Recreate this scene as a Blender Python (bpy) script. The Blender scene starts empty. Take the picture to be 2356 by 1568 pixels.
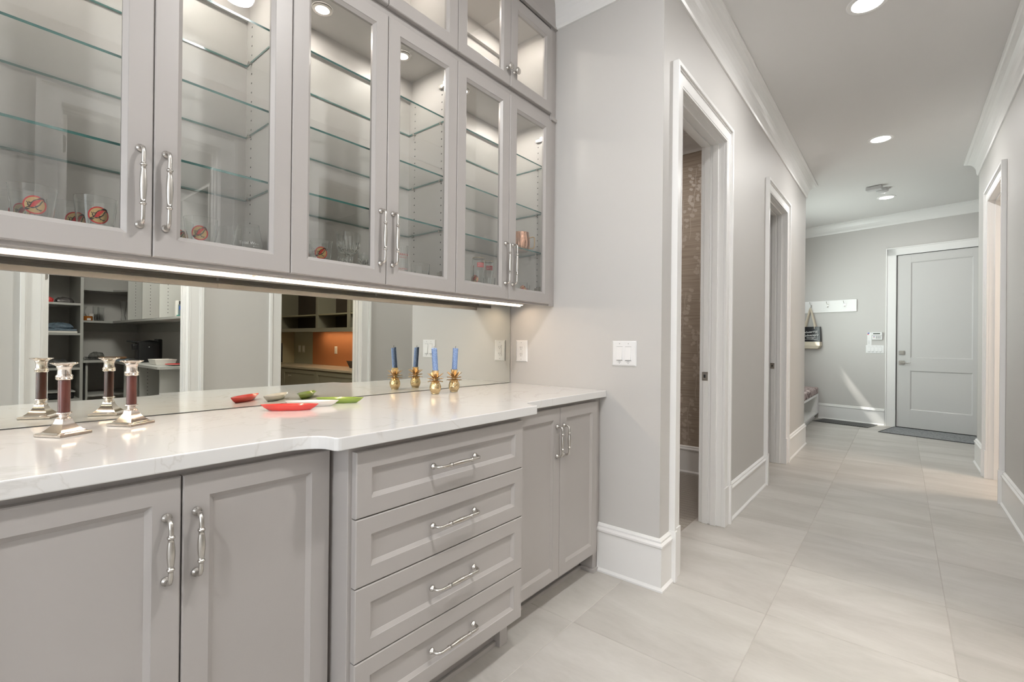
import bpy, math, random
from mathutils import Vector, Matrix
random.seed(4)
C = bpy.context.scene.collection
sc = bpy.context.scene
PI = math.pi
R = math.radians

# ------------------------------------------------------------------ camera
H = 1.151
yaw, pit, rol = R(39.349), R(0.1404), R(0.5845)
fw = Vector((math.cos(yaw)*math.cos(pit), math.sin(yaw)*math.cos(pit), math.sin(pit)))
rt = Vector((math.sin(yaw), -math.cos(yaw), 0))
up = rt.cross(fw)
rt2 = math.cos(rol)*rt + math.sin(rol)*up
up2 = -math.sin(rol)*rt + math.cos(rol)*up
cd = bpy.data.cameras.new('camera')
cd.sensor_width = 36; cd.lens = 36*1090.59/2356; cd.clip_start = .02; cd.clip_end = 60
cam = bpy.data.objects.new('camera', cd); C.objects.link(cam)
m = Matrix((rt2, up2, -fw)).transposed().to_4x4(); m.translation = (0, 0, H)
cam.matrix_world = m
sc.camera = cam
# ------------------------------------------------------------------ world, sun, area lights, exposure
sc.view_settings.view_transform = 'Standard'; sc.view_settings.look = 'None'
sc.view_settings.gamma = 1; sc.view_settings.use_curve_mapping = False
sc.view_settings.exposure = 0.77
try:
    sc.cycles.max_bounces = 18; sc.cycles.diffuse_bounces = 8; sc.cycles.glossy_bounces = 8
    sc.cycles.transparent_max_bounces = 48; sc.cycles.transmission_bounces = 16
    sc.cycles.sample_clamp_indirect = 6; sc.cycles.use_denoising = True
    sc.cycles.caustics_reflective = False; sc.cycles.caustics_refractive = False
except Exception: pass
w = bpy.data.worlds.new('world'); sc.world = w; w.use_nodes = True
w.node_tree.nodes['Background'].inputs[0].default_value = (.75, .86, 1, 1)
w.node_tree.nodes['Background'].inputs[1].default_value = 1.2

def area(name, loc, rot, sx, sy, p, col=(1, 1, 1), spread=None, shape='RECTANGLE'):
    l = bpy.data.lights.new(name, 'AREA'); l.shape = shape; l.size = sx; l.size_y = sy
    l.energy = p; l.color = col
    if spread: l.spread = spread
    o = bpy.data.objects.new(name, l); C.objects.link(o); o.location = loc; o.rotation_euler = rot
    return o
FILLP = 38
FILLC = (.90, .95, 1.0)
WARM = (1.0, .80, .58)
# unseen fill light added behind the camera, with an invented window around it
area('passage_fill', (-2.93, .55, 1.55), (0, R(-90), 0), 2.2, 2.0, FILLP, FILLC)
# daylight through the mudroom window
area('mudroom_daylight', (7.55, 1.40, 1.70), (R(-90), 0, 0), 1.0, 1.25, 16, (.90, 1, .95))
HALLX = (-1.15, 1.04, 3.22, 5.42, 7.60)
for hx in HALLX:
    area('ceiling_lamp', (hx, .152, 3.006), (0, 0, 0), .13, .13, 5.0 if hx > 7 else (15.5 if hx < 2 else 8.6), (1, .985, .968), shape='DISK')
area('led_strip_lamp', (1.05, 1.651, 1.354), (0, 0, 0), 2.1, .012, 1.3, (1, .76, .54))
for px in (.175, .522, .876, 1.225, 1.58, 1.93):
    area('cabinet_puck_lamp', (px, 1.615, 2.332), (0, 0, 0), .045, .045, .62, (1, .93, .85), shape='DISK')
    area('cabinet_puck_lamp', (px, 1.615, 2.835), (0, 0, 0), .045, .045, .6, (1, .92, .83), shape='DISK')
area('office_strip_lamp', (3.80, -2.6, 1.286), (0, 0, 0), .012, 1.9, 2.6, (1, .70, .42))
area('office_fill', (2.5, -1.25, 2.9), (0, R(-12), 0), .6, .6, 24.0, (1, .93, .8))  # unseen fill added to brighten the office, hidden above the door head
area('pantry_fill', (.80, -.98, 2.7), (R(-25), 0, 0), .5, .4, 20, (1, .97, .92))  # unseen fill added to brighten the pantry, standing in for light from the hall
area('powder_lamp', (3.4, 1.8, 2.9), (0, 0, 0), .3, .3, 7.0, (1, .93, .87))
area('side_room_lamp', (5.4, -2.0, 2.5), (0, 0, 0), .8, .8, 30, (1, .80, .62))
sl = bpy.data.lights.new('sun', 'SUN'); sl.energy = 17; sl.angle = R(4); sl.color = (1, .97, .9)
so = bpy.data.objects.new('sun', sl); C.objects.link(so)
TH = R(13.8)
U = Vector((math.sin(TH), math.cos(TH), 0)); N = Vector((-math.cos(TH), math.sin(TH), 0)); O = Vector((8.685, 0, 0))
SD = (-.53*U - .84*Vector((0, 0, 1)) - .185*N).normalized()
so.rotation_euler = SD.to_track_quat('-Z', 'Y').to_euler()
so.location = (8, 6, 6)

# ------------------------------------------------------------------ materials
def srgb(r, g, b):
    f = lambda c: ((c/255+.055)/1.055)**2.4 if c > 10 else c/255/12.92
    return (f(r), f(g), f(b), 1)
def mat(name, col, rough=.5, metal=0, noise=None, bump=None, emis=None, spec=.5, coat=0):
    m = bpy.data.materials.new(name); m.use_nodes = True
    nt = m.node_tree; b = nt.nodes['Principled BSDF']
    if len(col) == 3: col = (*col, 1)
    b.inputs['Base Color'].default_value = col
    b.inputs['Roughness'].default_value = rough; b.inputs['Metallic'].default_value = metal
    b.inputs['Specular IOR Level'].default_value = spec
    b.inputs['Coat Weight'].default_value = coat
    tc = nt.nodes.new('ShaderNodeTexCoord')
    if noise:
        sc_, amt = noise[0], noise[1]
        mp = nt.nodes.new('ShaderNodeMapping'); mp.inputs['Scale'].default_value = noise[2] if len(noise) > 2 else (1, 1, 1)
        n = nt.nodes.new('ShaderNodeTexNoise'); n.inputs['Scale'].default_value = sc_; n.inputs['Detail'].default_value = 5
        nt.links.new(tc.outputs['Object'], mp.inputs[0]); nt.links.new(mp.outputs[0], n.inputs['Vector'])
        mx = nt.nodes.new('ShaderNodeMix'); mx.data_type = 'RGBA'
        mx.inputs[6].default_value = tuple(c*(1-amt) for c in col[:3])+(1,)
        mx.inputs[7].default_value = tuple(min(1, c*(1+amt)) for c in col[:3])+(1,)
        nt.links.new(n.outputs['Fac'], mx.inputs[0]); nt.links.new(mx.outputs[2], b.inputs['Base Color'])
    if bump:
        n2 = nt.nodes.new('ShaderNodeTexNoise'); n2.inputs['Scale'].default_value = bump[0]; n2.inputs['Detail'].default_value = 3
        nt.links.new(tc.outputs['Object'], n2.inputs['Vector'])
        bp = nt.nodes.new('ShaderNodeBump'); bp.inputs['Strength'].default_value = bump[1]; bp.inputs['Distance'].default_value = .002
        nt.links.new(n2.outputs['Fac'], bp.inputs['Height']); nt.links.new(bp.outputs[0], b.inputs['Normal'])
    if emis:
        b.inputs['Emission Color'].default_value = (*emis[0], 1); b.inputs['Emission Strength'].default_value = emis[1]
    return m
def thin_glass(name, tint, ior=1.45, rough=0.0, boost=0.0):
    m = bpy.data.materials.new(name); m.use_nodes = True; nt = m.node_tree
    for n in list(nt.nodes): nt.nodes.remove(n)
    o = nt.nodes.new('ShaderNodeOutputMaterial'); t = nt.nodes.new('ShaderNodeBsdfTransparent'); t.inputs[0].default_value = (*tint, 1)
    g = nt.nodes.new('ShaderNodeBsdfGlossy'); g.inputs['Roughness'].default_value = rough
    f = nt.nodes.new('ShaderNodeFresnel'); f.inputs[0].default_value = ior
    # fresnel of a back face sees the inverted ior: use the front-face value on both sides
    mx = nt.nodes.new('ShaderNodeMixShader')
    lw = nt.nodes.new('ShaderNodeLayerWeight'); lw.inputs[0].default_value = .5
    pw = nt.nodes.new('ShaderNodeMath'); pw.operation = 'POWER'; pw.inputs[1].default_value = 4.2
    ml = nt.nodes.new('ShaderNodeMath'); ml.operation = 'MULTIPLY_ADD'; ml.inputs[1].default_value = .9; ml.inputs[2].default_value = .045+boost
    nt.links.new(lw.outputs['Facing'], pw.inputs[0]); nt.links.new(pw.outputs[0], ml.inputs[0]); nt.links.new(ml.outputs[0], mx.inputs[0])
    nt.nodes.remove(f)
    nt.links.new(t.outputs[0], mx.inputs[1]); nt.links.new(g.outputs[0], mx.inputs[2]); nt.links.new(mx.outputs[0], o.inputs[0])
    return m
M = {}
M['wall'] = mat('wall_paint', (.555, .542, .524), .55, noise=(3, .012), bump=(350, .05))
M['trim'] = mat('trim_paint', (.80, .795, .785), .32, noise=(4, .01))
M['ceil'] = mat('ceiling_paint', (.70, .69, .68), .8, noise=(2, .01))
M['cab'] = mat('greige_cabinet_paint', (.41, .387, .372), .36, noise=(5, .015))
M['cabin'] = mat('cabinet_interior_paint', (.56, .54, .52), .45, noise=(5, .015))
M['doorpaint'] = mat('door_paint', (.60, .595, .585), .35, noise=(4, .01))
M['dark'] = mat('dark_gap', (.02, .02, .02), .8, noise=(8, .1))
M['white'] = mat('white_plastic', (.80, .80, .80), .3, noise=(20, .01))
M['grout'] = mat('grout', (.45, .425, .395), .9, noise=(30, .06))
M['nickel'] = mat('brushed_nickel', (.60, .575, .54), .27, 1, noise=(60, .05))
M['silver'] = mat('silver_plate', (.78, .71, .65), .13, 1, noise=(30, .08))
M['silverd'] = mat('worn_silver_edge', (.40, .34, .29), .35, 1, noise=(90, .3))
M['stone'] = mat('maroon_stone', (.115, .033, .024), .22, noise=(60, .5, (1, 1, .3)), coat=.4)
M['brass'] = mat('brass', (.72, .55, .31), .20, 1, noise=(40, .08))
M['brassd'] = mat('antique_brass', (.58, .43, .26), .36, 1, noise=(60, .15))
M['copper'] = mat('copper', (.86, .50, .36), .13, 1, noise=(30, .04))
M['red'] = mat('red_ceramic', (.76, .068, .055), .18, noise=(9, .05), coat=.5)
M['cream'] = mat('white_ceramic', (.82, .80, .76), .18, noise=(9, .02), coat=.5)
M['green'] = mat('green_ceramic', (.30, .42, .075), .18, noise=(9, .08), coat=.5)
M['wick'] = mat('wick', (.06, .05, .05), .9, noise=(50, .3))
M['ink'] = mat('printed_ink_black', (.018, .018, .02), .5, noise=(40, .1))
M['inkred'] = mat('printed_ink_red', (.58, .03, .03), .45, noise=(40, .08))
M['inktan'] = mat('printed_gold', (.62, .43, .20), .38, .35, noise=(25, .12))
M['inkwhite'] = mat('printed_white', (.72, .72, .72), .5, noise=(40, .05))
M['inkblue'] = mat('printed_blue', (.05, .13, .48), .5, noise=(40, .05))
M['inkgrey'] = mat('printed_grey', (.30, .30, .30), .5, noise=(40, .05))
M['black'] = mat('black_plastic', (.012, .012, .013), .3, noise=(20, .1))
M['canvas'] = mat('natural_canvas', (.60, .54, .44), .85, noise=(80, .1), bump=(500, .4))
M['melamine'] = mat('white_melamine', (.43, .43, .41), .45, noise=(8, .01))
M['orange'] = mat('orange_paint', (.50, .20, .085), .7, noise=(60, .04))
M['officewall'] = mat('office_wall_paint', (.40, .34, .22), .7, noise=(6, .02))
M['officesage'] = mat('sage_wall_paint', (.42, .42, .33), .7, noise=(6, .02))
M['officecab'] = mat('office_cabinet_paint', (.25, .235, .185), .45, noise=(10, .04))
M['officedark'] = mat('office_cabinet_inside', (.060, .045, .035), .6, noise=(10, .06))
M['desk'] = mat('office_counter', (.46, .40, .31), .25, noise=(20, .04))
M['detector'] = mat('detector_plastic', (.55, .55, .55), .45, noise=(20, .02))
M['lamp'] = mat('lamp_lens', (1, 1, 1), .5, emis=((1, .95, .88), 9))
M['led'] = mat('led_lens', (1, 1, 1), .5, emis=((1, .80, .60), 20))
M['glass'] = mat('clear_glass', (.97, .98, .975), 0.0, noise=None)
M['glass'].node_tree.nodes['Principled BSDF'].inputs['Transmission Weight'].default_value = 1
M['glass'].node_tree.nodes['Principled BSDF'].inputs['IOR'].default_value = 1.47
M['pane'] = thin_glass('door_glass', (.985, .99, .985), boost=.03)
M['shelf'] = thin_glass('shelf_glass', (.985, .995, .99), boost=-.02)
M['shelfedge'] = mat('green_glass_edge', (.03, .14, .13), .12, noise=(20, .2), coat=.6)
M['mirror'] = mat('mirror_silver', (.87, .885, .83), .0, 1)
M['mirroredge'] = mat('mirror_edge', (.10, .12, .11), .3, noise=(20, .2))
M['amber'] = mat('amber_liquid', (.42, .13, .02), .15, noise=(10, .1), coat=.5)
M['juice'] = mat('orange_label', (.72, .15, .03), .4, noise=(14, .25))
M['capgreen'] = mat('green_cap', (.01, .16, .04), .4, noise=(20, .1))
M['teal'] = mat('teal_plastic', (.01, .22, .17), .35, noise=(20, .1))
M['bluegrey'] = mat('blue_grey_card', (.16, .22, .24), .5, noise=(20, .1))
M['wood'] = mat('light_wood', (.33, .17, .08), .5, noise=(10, .2, (1, 8, 1)))
M['bluepack'] = mat('blue_clear_film', (.14, .19, .24), .25, noise=(40, .5))
M['pinkcush'] = None

def tile_mat():
    m = bpy.data.materials.new('porcelain_tile'); m.use_nodes = True; nt = m.node_tree; b = nt.nodes['Principled BSDF']
    tc = nt.nodes.new('ShaderNodeTexCoord'); oi = nt.nodes.new('ShaderNodeObjectInfo')
    ad = nt.nodes.new('ShaderNodeVectorMath'); ad.operation = 'MULTIPLY_ADD'
    cmb = nt.nodes.new('ShaderNodeCombineXYZ')
    for i in range(3): nt.links.new(oi.outputs['Random'], cmb.inputs[i])
    nt.links.new(cmb.outputs[0], ad.inputs[0]); ad.inputs[1].default_value = (17, 31, 5)
    nt.links.new(tc.outputs['Object'], ad.inputs[2])
    mp = nt.nodes.new('ShaderNodeMapping'); mp.inputs['Scale'].default_value = (1.6, .45, 1)
    nt.links.new(ad.outputs[0], mp.inputs[0])
    n = nt.nodes.new('ShaderNodeTexNoise'); n.inputs['Scale'].default_value = 3.0; n.inputs['Detail'].default_value = 9; n.inputs['Roughness'].default_value = .62
    n.inputs['Distortion'].default_value = .5
    nt.links.new(mp.outputs[0], n.inputs['Vector'])
    n2 = nt.nodes.new('ShaderNodeTexNoise'); n2.inputs['Scale'].default_value = 60; n2.inputs['Detail'].default_value = 4
    nt.links.new(mp.outputs[0], n2.inputs['Vector'])
    cr = nt.nodes.new('ShaderNodeValToRGB'); cr.color_ramp.elements[0].position = .3; cr.color_ramp.elements[1].position = .72
    cr.color_ramp.elements[0].color = (.385, .363, .335, 1); cr.color_ramp.elements[1].color = (.54, .518, .49, 1)
    nt.links.new(n.outputs['Fac'], cr.inputs[0])
    mr = nt.nodes.new('ShaderNodeMapRange'); mr.inputs[3].default_value = .93; mr.inputs[4].default_value = 1.06
    nt.links.new(oi.outputs['Random'], mr.inputs[0])
    m2 = nt.nodes.new('ShaderNodeMapRange'); m2.inputs[3].default_value = .95; m2.inputs[4].default_value = 1.05
    nt.links.new(n2.outputs['Fac'], m2.inputs[0])
    mm = nt.nodes.new('ShaderNodeMath'); mm.operation = 'MULTIPLY'
    nt.links.new(mr.outputs[0], mm.inputs[0]); nt.links.new(m2.outputs[0], mm.inputs[1])
    vm = nt.nodes.new('ShaderNodeVectorMath'); vm.operation = 'SCALE'
    nt.links.new(cr.outputs[0], vm.inputs[0]); nt.links.new(mm.outputs[0], vm.inputs['Scale'])
    nt.links.new(vm.outputs[0], b.inputs['Base Color'])
    b.inputs['Roughness'].default_value = .38
    return m
M['tile'] = tile_mat()
M['mosaic'] = mat('mosaic_tile', (.33, .30, .265), .4, noise=(14, .16, (3, .6, 1)))
def quartz():
    m = bpy.data.materials.new('white_quartz'); m.use_nodes = True; nt = m.node_tree; b = nt.nodes['Principled BSDF']
    tc = nt.nodes.new('ShaderNodeTexCoord')
    n = nt.nodes.new('ShaderNodeTexNoise'); n.inputs['Scale'].default_value = 2.3; n.inputs['Detail'].default_value = 7; n.inputs['Distortion'].default_value = 1.4
    nt.links.new(tc.outputs['Object'], n.inputs['Vector'])
    cr = nt.nodes.new('ShaderNodeValToRGB'); e = cr.color_ramp.elements
    e[0].position = .485; e[0].color = (.74, .735, .725, 1); e[1].position = .515; e[1].color = (.74, .735, .725, 1)
    k = e.new(.5); k.color = (.66, .65, .63, 1); k = e.new(.492); k.color = (.73, .72, .705, 1); k = e.new(.508); k.color = (.73, .72, .705, 1)
    nt.links.new(n.outputs['Fac'], cr.inputs[0]); nt.links.new(cr.outputs[0], b.inputs['Base Color'])
    b.inputs['Roughness'].default_value = .10
    return m
M['quartz'] = quartz()
def candle():
    m = bpy.data.materials.new('blue_beeswax'); m.use_nodes = True; nt = m.node_tree; b = nt.nodes['Principled BSDF']
    tc = nt.nodes.new('ShaderNodeTexCoord'); v = nt.nodes.new('ShaderNodeTexVoronoi'); v.inputs['Scale'].default_value = 260; v.feature = 'F1'
    nt.links.new(tc.outputs['Object'], v.inputs['Vector'])
    mx = nt.nodes.new('ShaderNodeMix'); mx.data_type = 'RGBA'; mx.inputs[6].default_value = (.14, .23, .47, 1); mx.inputs[7].default_value = (.27, .39, .65, 1)
    mr = nt.nodes.new('ShaderNodeMapRange'); mr.inputs[1].default_value = .2; mr.inputs[2].default_value = .7
    nt.links.new(v.outputs['Distance'], mr.inputs[0]); nt.links.new(mr.outputs[0], mx.inputs[0]); nt.links.new(mx.outputs[2], b.inputs['Base Color'])
    bp = nt.nodes.new('ShaderNodeBump'); bp.inputs['Strength'].default_value = .6; bp.inputs['Distance'].default_value = .001
    nt.links.new(v.outputs['Distance'], bp.inputs['Height']); nt.links.new(bp.outputs[0], b.inputs['Normal'])
    b.inputs['Roughness'].default_value = .6
    return m
M['candle'] = candle()
def wallpaper():
    m = bpy.data.materials.new('grasscloth_wallpaper'); m.use_nodes = True; nt = m.node_tree; b = nt.nodes['Principled BSDF']
    tc = nt.nodes.new('ShaderNodeTexCoord')
    mp = nt.nodes.new('ShaderNodeMapping'); mp.inputs['Scale'].default_value = (1, 3, 130)
    n = nt.nodes.new('ShaderNodeTexNoise'); n.inputs['Scale'].default_value = 1.0; n.inputs['Detail'].default_value = 3
    nt.links.new(tc.outputs['Object'], mp.inputs[0]); nt.links.new(mp.outputs[0], n.inputs['Vector'])
    cr = nt.nodes.new('ShaderNodeValToRGB'); cr.color_ramp.elements[0].position = .35; cr.color_ramp.elements[1].position = .65
    cr.color_ramp.elements[0].color = (.33, .27, .215, 1); cr.color_ramp.elements[1].color = (.44, .37, .30, 1)
    nt.links.new(n.outputs['Fac'], cr.inputs[0]); nt.links.new(cr.outputs[0], b.inputs['Base Color'])
    b.inputs['Roughness'].default_value = .7
    return m
M['paper'] = wallpaper()
M['blossom'] = mat('wallpaper_blossom_print', (.50, .435, .37), .45, noise=(30, .05))
def matweave(name, a, b_, s):
    m = bpy.data.materials.new(name); m.use_nodes = True; nt = m.node_tree; b = nt.nodes['Principled BSDF']
    tc = nt.nodes.new('ShaderNodeTexCoord'); v = nt.nodes.new('ShaderNodeTexVoronoi'); v.inputs['Scale'].default_value = s
    v.distance = 'MANHATTAN'
    nt.links.new(tc.outputs['Object'], v.inputs['Vector'])
    mx = nt.nodes.new('ShaderNodeMix'); mx.data_type = 'RGBA'; mx.inputs[6].default_value = (*a, 1); mx.inputs[7].default_value = (*b_, 1)
    mr = nt.nodes.new('ShaderNodeMapRange'); mr.inputs[1].default_value = .2; mr.inputs[2].default_value = .8
    nt.links.new(v.outputs['Distance'], mr.inputs[0]); nt.links.new(mr.outputs[0], mx.inputs[0]); nt.links.new(mx.outputs[2], b.inputs['Base Color'])
    b.inputs['Roughness'].default_value = .9
    return m
M['greymat'] = matweave('grey_woven_mat', (.13, .135, .145), (.27, .275, .285), 38)
M['blackmat'] = mat('black_rubber', (.014, .014, .015), .30, noise=(60, .2))
M['cushion'] = matweave('printed_cushion', (.09, .055, .055), (.42, .34, .33), 16)

# ------------------------------------------------------------------ mesh helpers
class B:
    def __init__(s): s.v = []; s.f = []; s.m = []; s.mi = 0
    def face(s, *idx): s.f.append(tuple(idx)); s.m.append(s.mi)
    def box(s, x0, x1, y0, y1, z0, z1):
        if x0 > x1: x0, x1 = x1, x0
        if y0 > y1: y0, y1 = y1, y0
        if z0 > z1: z0, z1 = z1, z0
        b = len(s.v)
        s.v += [(x0, y0, z0), (x1, y0, z0), (x1, y1, z0), (x0, y1, z0), (x0, y0, z1), (x1, y0, z1), (x1, y1, z1), (x0, y1, z1)]
        for q in ((0, 3, 2, 1), (4, 5, 6, 7), (0, 1, 5, 4), (1, 2, 6, 5), (2, 3, 7, 6), (3, 0, 4, 7)): s.face(*[b+i for i in q])
        return s
    def loops(s, rings, close=True, cap0=False, cap1=False):
        b = len(s.v); n = len(rings[0])
        for r in rings: s.v += [tuple(p) for p in r]
        for i in range(len(rings)-1):
            for j in range(n if close else n-1):
                k = (j+1) % n
                s.face(b+i*n+j, b+i*n+k, b+(i+1)*n+k, b+(i+1)*n+j)
        if cap0: s.face(*[b+j for j in range(n)][::-1])
        if cap1: s.face(*[b+(len(rings)-1)*n+j for j in range(n)])
        return s
    def lathe(s, prof, n=24, c=(0, 0, 0), ax='z', cap=True):
        rings = []
        for r, z in prof:
            ring = []
            for j in range(n):
                a = 2*PI*j/n; x, y = r*math.cos(a), r*math.sin(a)
                if ax == 'z': p = (c[0]+x, c[1]+y, c[2]+z)
                elif ax == 'y': p = (c[0]+x, c[1]-z, c[2]+y)
                else: p = (c[0]+z, c[1]+x, c[2]+y)
                ring.append(p)
            rings.append(ring)
        s.loops(rings, True, cap, cap)
        return s
    def tube(s, pts, rad, n=10, cap=True, flat=1.0):
        pts = [Vector(p) for p in pts]
        if not isinstance(rad, (list, tuple)): rad = [rad]*len(pts)
        rings = []; nrm = None
        for i, p in enumerate(pts):
            t = (pts[min(i+1, len(pts)-1)]-pts[max(i-1, 0)]).normalized()
            if nrm is None:
                nrm = t.orthogonal().normalized()
            nrm = (nrm - t*nrm.dot(t)).normalized()
            bn = t.cross(nrm)
            rings.append([p+rad[i]*(math.cos(2*PI*j/n)*nrm+flat*math.sin(2*PI*j/n)*bn) for j in range(n)])
        s.loops(rings, True, cap, cap)
        return s
    def prism(s, poly, z0, z1, conv=lambda x, y, z: (x, y, z)):
        s.loops([[conv(x, y, z0) for x, y in poly], [conv(x, y, z1) for x, y in poly]], True, True, True)
        return s
    def rect_rings(s, w, h, prof, close_back=False):
        # prof: list of (inset, y); rectangle 0..w x 0..h facing -y
        rings = [[(i, y, i), (w-i, y, i), (w-i, y, h-i), (i, y, h-i)] for i, y in prof]
        if close_back: rings.append(rings[0])
        b = len(s.v)
        for r in rings: s.v += r
        for i in range(len(rings)-1):
            for j in range(4):
                k = (j+1) % 4; s.face(b+i*4+j, b+i*4+k, b+(i+1)*4+k, b+(i+1)*4+j)
        return s
def mesh(name, b, mats, smooth=False):
    me = bpy.data.meshes.new(name)
    me.from_pydata([tuple(v) for v in b.v], [], b.f)
    if not isinstance(mats, (list, tuple)): mats = [mats]
    for k in mats: me.materials.append(M[k] if isinstance(k, str) else k)
    me.polygons.foreach_set('material_index', b.m)
    if smooth: me.polygons.foreach_set('use_smooth', [True]*len(me.polygons))
    me.update()
    return me
def obj(name, b, mats, parent=None, loc=(0, 0, 0), rot=(0, 0, 0), smooth=False, bevel=0, seg=1, fix=True):
    me = b if isinstance(b, bpy.types.Mesh) else mesh(name, b, mats, smooth)
    o = bpy.data.objects.new(name, me); C.objects.link(o)
    o.location = loc; o.rotation_euler = rot
    if parent: o.parent = parent
    if fix and not isinstance(b, bpy.types.Mesh):
        import bmesh
        bm = bmesh.new(); bm.from_mesh(me); bmesh.ops.recalc_face_normals(bm, faces=bm.faces); bm.to_mesh(me); bm.free()
    if bevel:
        md = o.modifiers.new('b', 'BEVEL'); md.width = bevel; md.segments = seg; md.limit_method = 'ANGLE'; md.angle_limit = R(40)
    elif smooth == 'auto' or smooth:
        md = o.modifiers.new('e', 'EDGE_SPLIT'); md.split_angle = R(38)
    return o
def thing(name, label, cat, loc=(0, 0, 0), rz=0, group=None):
    o = bpy.data.objects.new(name, None); C.objects.link(o); o.empty_display_size = .05
    o.location = loc; o.rotation_euler = (0, 0, rz)
    tag(o, label, cat, group)
    return o
def tag(o, label, cat, group=None):
    o['label'] = label; o['category'] = cat
    if group: o['group'] = group
    return o
def struct(name, label=None, cat=None, loc=(0, 0, 0), rz=0, b=None, mats=None, bevel=0, smooth=False):
    if b is None:
        o = bpy.data.objects.new(name, None); C.objects.link(o); o.location = loc; o.rotation_euler = (0, 0, rz)
    else:
        o = obj(name, b, mats, None, loc, (0, 0, rz), bevel=bevel, smooth=smooth)
    o['kind'] = 'structure'
    if label: o['label'] = label
    if cat: o['category'] = cat
    return o
def dup(o, loc, rz=None, label=None, group=None):
    def cp(x, par):
        c = x.copy(); C.objects.link(c)
        if par: c.parent = par
        for ch in [q for q in bpy.data.objects if q.parent == x]: cp(ch, c)
        return c
    kids = [q for q in bpy.data.objects if q.parent == o]
    c = o.copy(); C.objects.link(c); c.location = loc
    if rz is not None: c.rotation_euler = (0, 0, rz)
    for k in kids: cp(k, c)
    if label: c['label'] = label
    if group: c['group'] = group
    return c
_font = {}
def text_b(txt, size, conv, extr=.0004, mi=0, align='CENTER', shear=0, b=None):
    cu = bpy.data.curves.new('t', 'FONT'); cu.body = txt; cu.size = size; cu.align_x = align; cu.resolution_u = 2
    cu.shear = shear
    cu.extrude = 0
    to = bpy.data.objects.new('t', cu); C.objects.link(to)
    me = bpy.data.meshes.new_from_object(to.evaluated_get(bpy.context.evaluated_depsgraph_get()))
    b = b or B(); b.mi = mi; base = len(b.v)
    b.v += [conv(v.co.x, v.co.y) for v in me.vertices]
    for p in me.polygons: b.face(*[base+i for i in p.vertices])
    bpy.data.objects.remove(to); bpy.data.meshes.remove(me); bpy.data.curves.remove(cu)
    return b
# extruded profile along a straight wall: prof (d outward, z)
def run(name, prof, p0, p1, out, s0=0, s1=0, mats='trim', parent=None, kind='structure', smooth=False):
    p0, p1, out = Vector((*p0, 0)), Vector((*p1, 0)), Vector((*out, 0)).normalized()
    d = (p1-p0).normalized(); L = (p1-p0).length
    b = B(); poly = prof+[(0, prof[-1][1]), (0, prof[0][1])] if False else prof
    r0 = [(-s0*q, q, z) for q, z in poly]; r1 = [(L+s1*q, q, z) for q, z in poly]
    conv = lambda a: tuple(d*a[0]+out*a[1]+Vector((0, 0, a[2])))
    b.loops([[conv(a) for a in r0], [conv(a) for a in r1]], True, True, True)
    o = obj(name, b, mats, parent, tuple(p0) if not parent else tuple(p0), bevel=0)
    if kind and not parent: o['kind'] = kind
    return o
BASE = [(0, 0), (.026, 0), (.026, .008), (.016, .019), (.016, .196), (.022, .204), (.022, .212), (.013, .222), (.013, .230), (.006, .238), (0, .24)]
Z0, Z1 = 2.865, 3.025
CROWN = [(0, Z0), (.010, Z0), (.016, Z0+.012)] + [(.018+.075*(1-math.cos(t*PI/2*.98)), Z0+.022+.115*math.sin(t*PI/2*.98)) for t in (0, .15, .3, .45, .6, .75, .9, 1)] + [(.098, Z1-.016), (.106, Z1-.012), (.106, Z1), (0, Z1)]

# ------------------------------------------------------------------ structure
XE, YH, YM, YR = 2.16, .867, 1.782, -.595
XLE, XRE = 6.45, 6.60      # ends of left and right hall walls
YML = 1.45                 # mudroom left wall
T = .125                   # wall thickness
ZC = 3.025
# floor with porcelain tiles
fl = struct('floor', 'large matte greige porcelain tiles laid in a grid', 'floor', b=B().box(-3.1, 9.6, -4.6, 3.2, -.12, -.0016), mats='grout')
tb = B(); tb.box(-.2908, .2908, -.2988, .2988, -.006, 0)
tm = mesh('floor_tile', tb, 'tile')
TX, TY, X0T, Y0T = .584, .600, 2.265, .437
for i in range(-9, 13):
    for j in range(-3, 3):
        x0, y0 = X0T+i*TX, Y0T+j*TY
        cx, cy = x0+TX/2, y0+TY/2
        if cy > .9 and 2.3 < cx < 6.3: continue
        if cy < -.62-.3 and cx < 6.3: continue
        if cy > 1.5 and cx > 2.1: continue
        if cx > 9.0: continue
        o = obj('floor_tile', tm, None, fl, (cx, cy, 0))
        if not [1 for md in o.modifiers]:
            md = o.modifiers.new('b', 'BEVEL'); md.width = .0012; md.segments = 1
# mosaic in the powder room
pf = struct('floor_2', 'small square mosaic tiles on the powder room floor', 'floor', b=B().box(2.3, 4.35, 1.037, 3.1, -.03, -.0012), mats='grout')
pm = mesh('mosaic_tile', B().box(-.0235, .0235, -.0235, .0235, -.005, 0), 'mosaic')
for i in range(31):
    for j in range(18):
        cx, cy = 2.72+i*.05, 1.0625+j*.05
        if not .305*cx < cy < .425*cx: continue
        obj('mosaic_tile', pm, None, pf, (cx, cy, 0))
ceiling = struct('ceiling', 'flat pale grey ceiling', 'ceiling', b=B().box(-3.1, 6.5, -4.6, 3.3, ZC, ZC+.1).box(6.5, 9.8, -2.3, 1.50, ZC, ZC+.1), mats='ceil')
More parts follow.
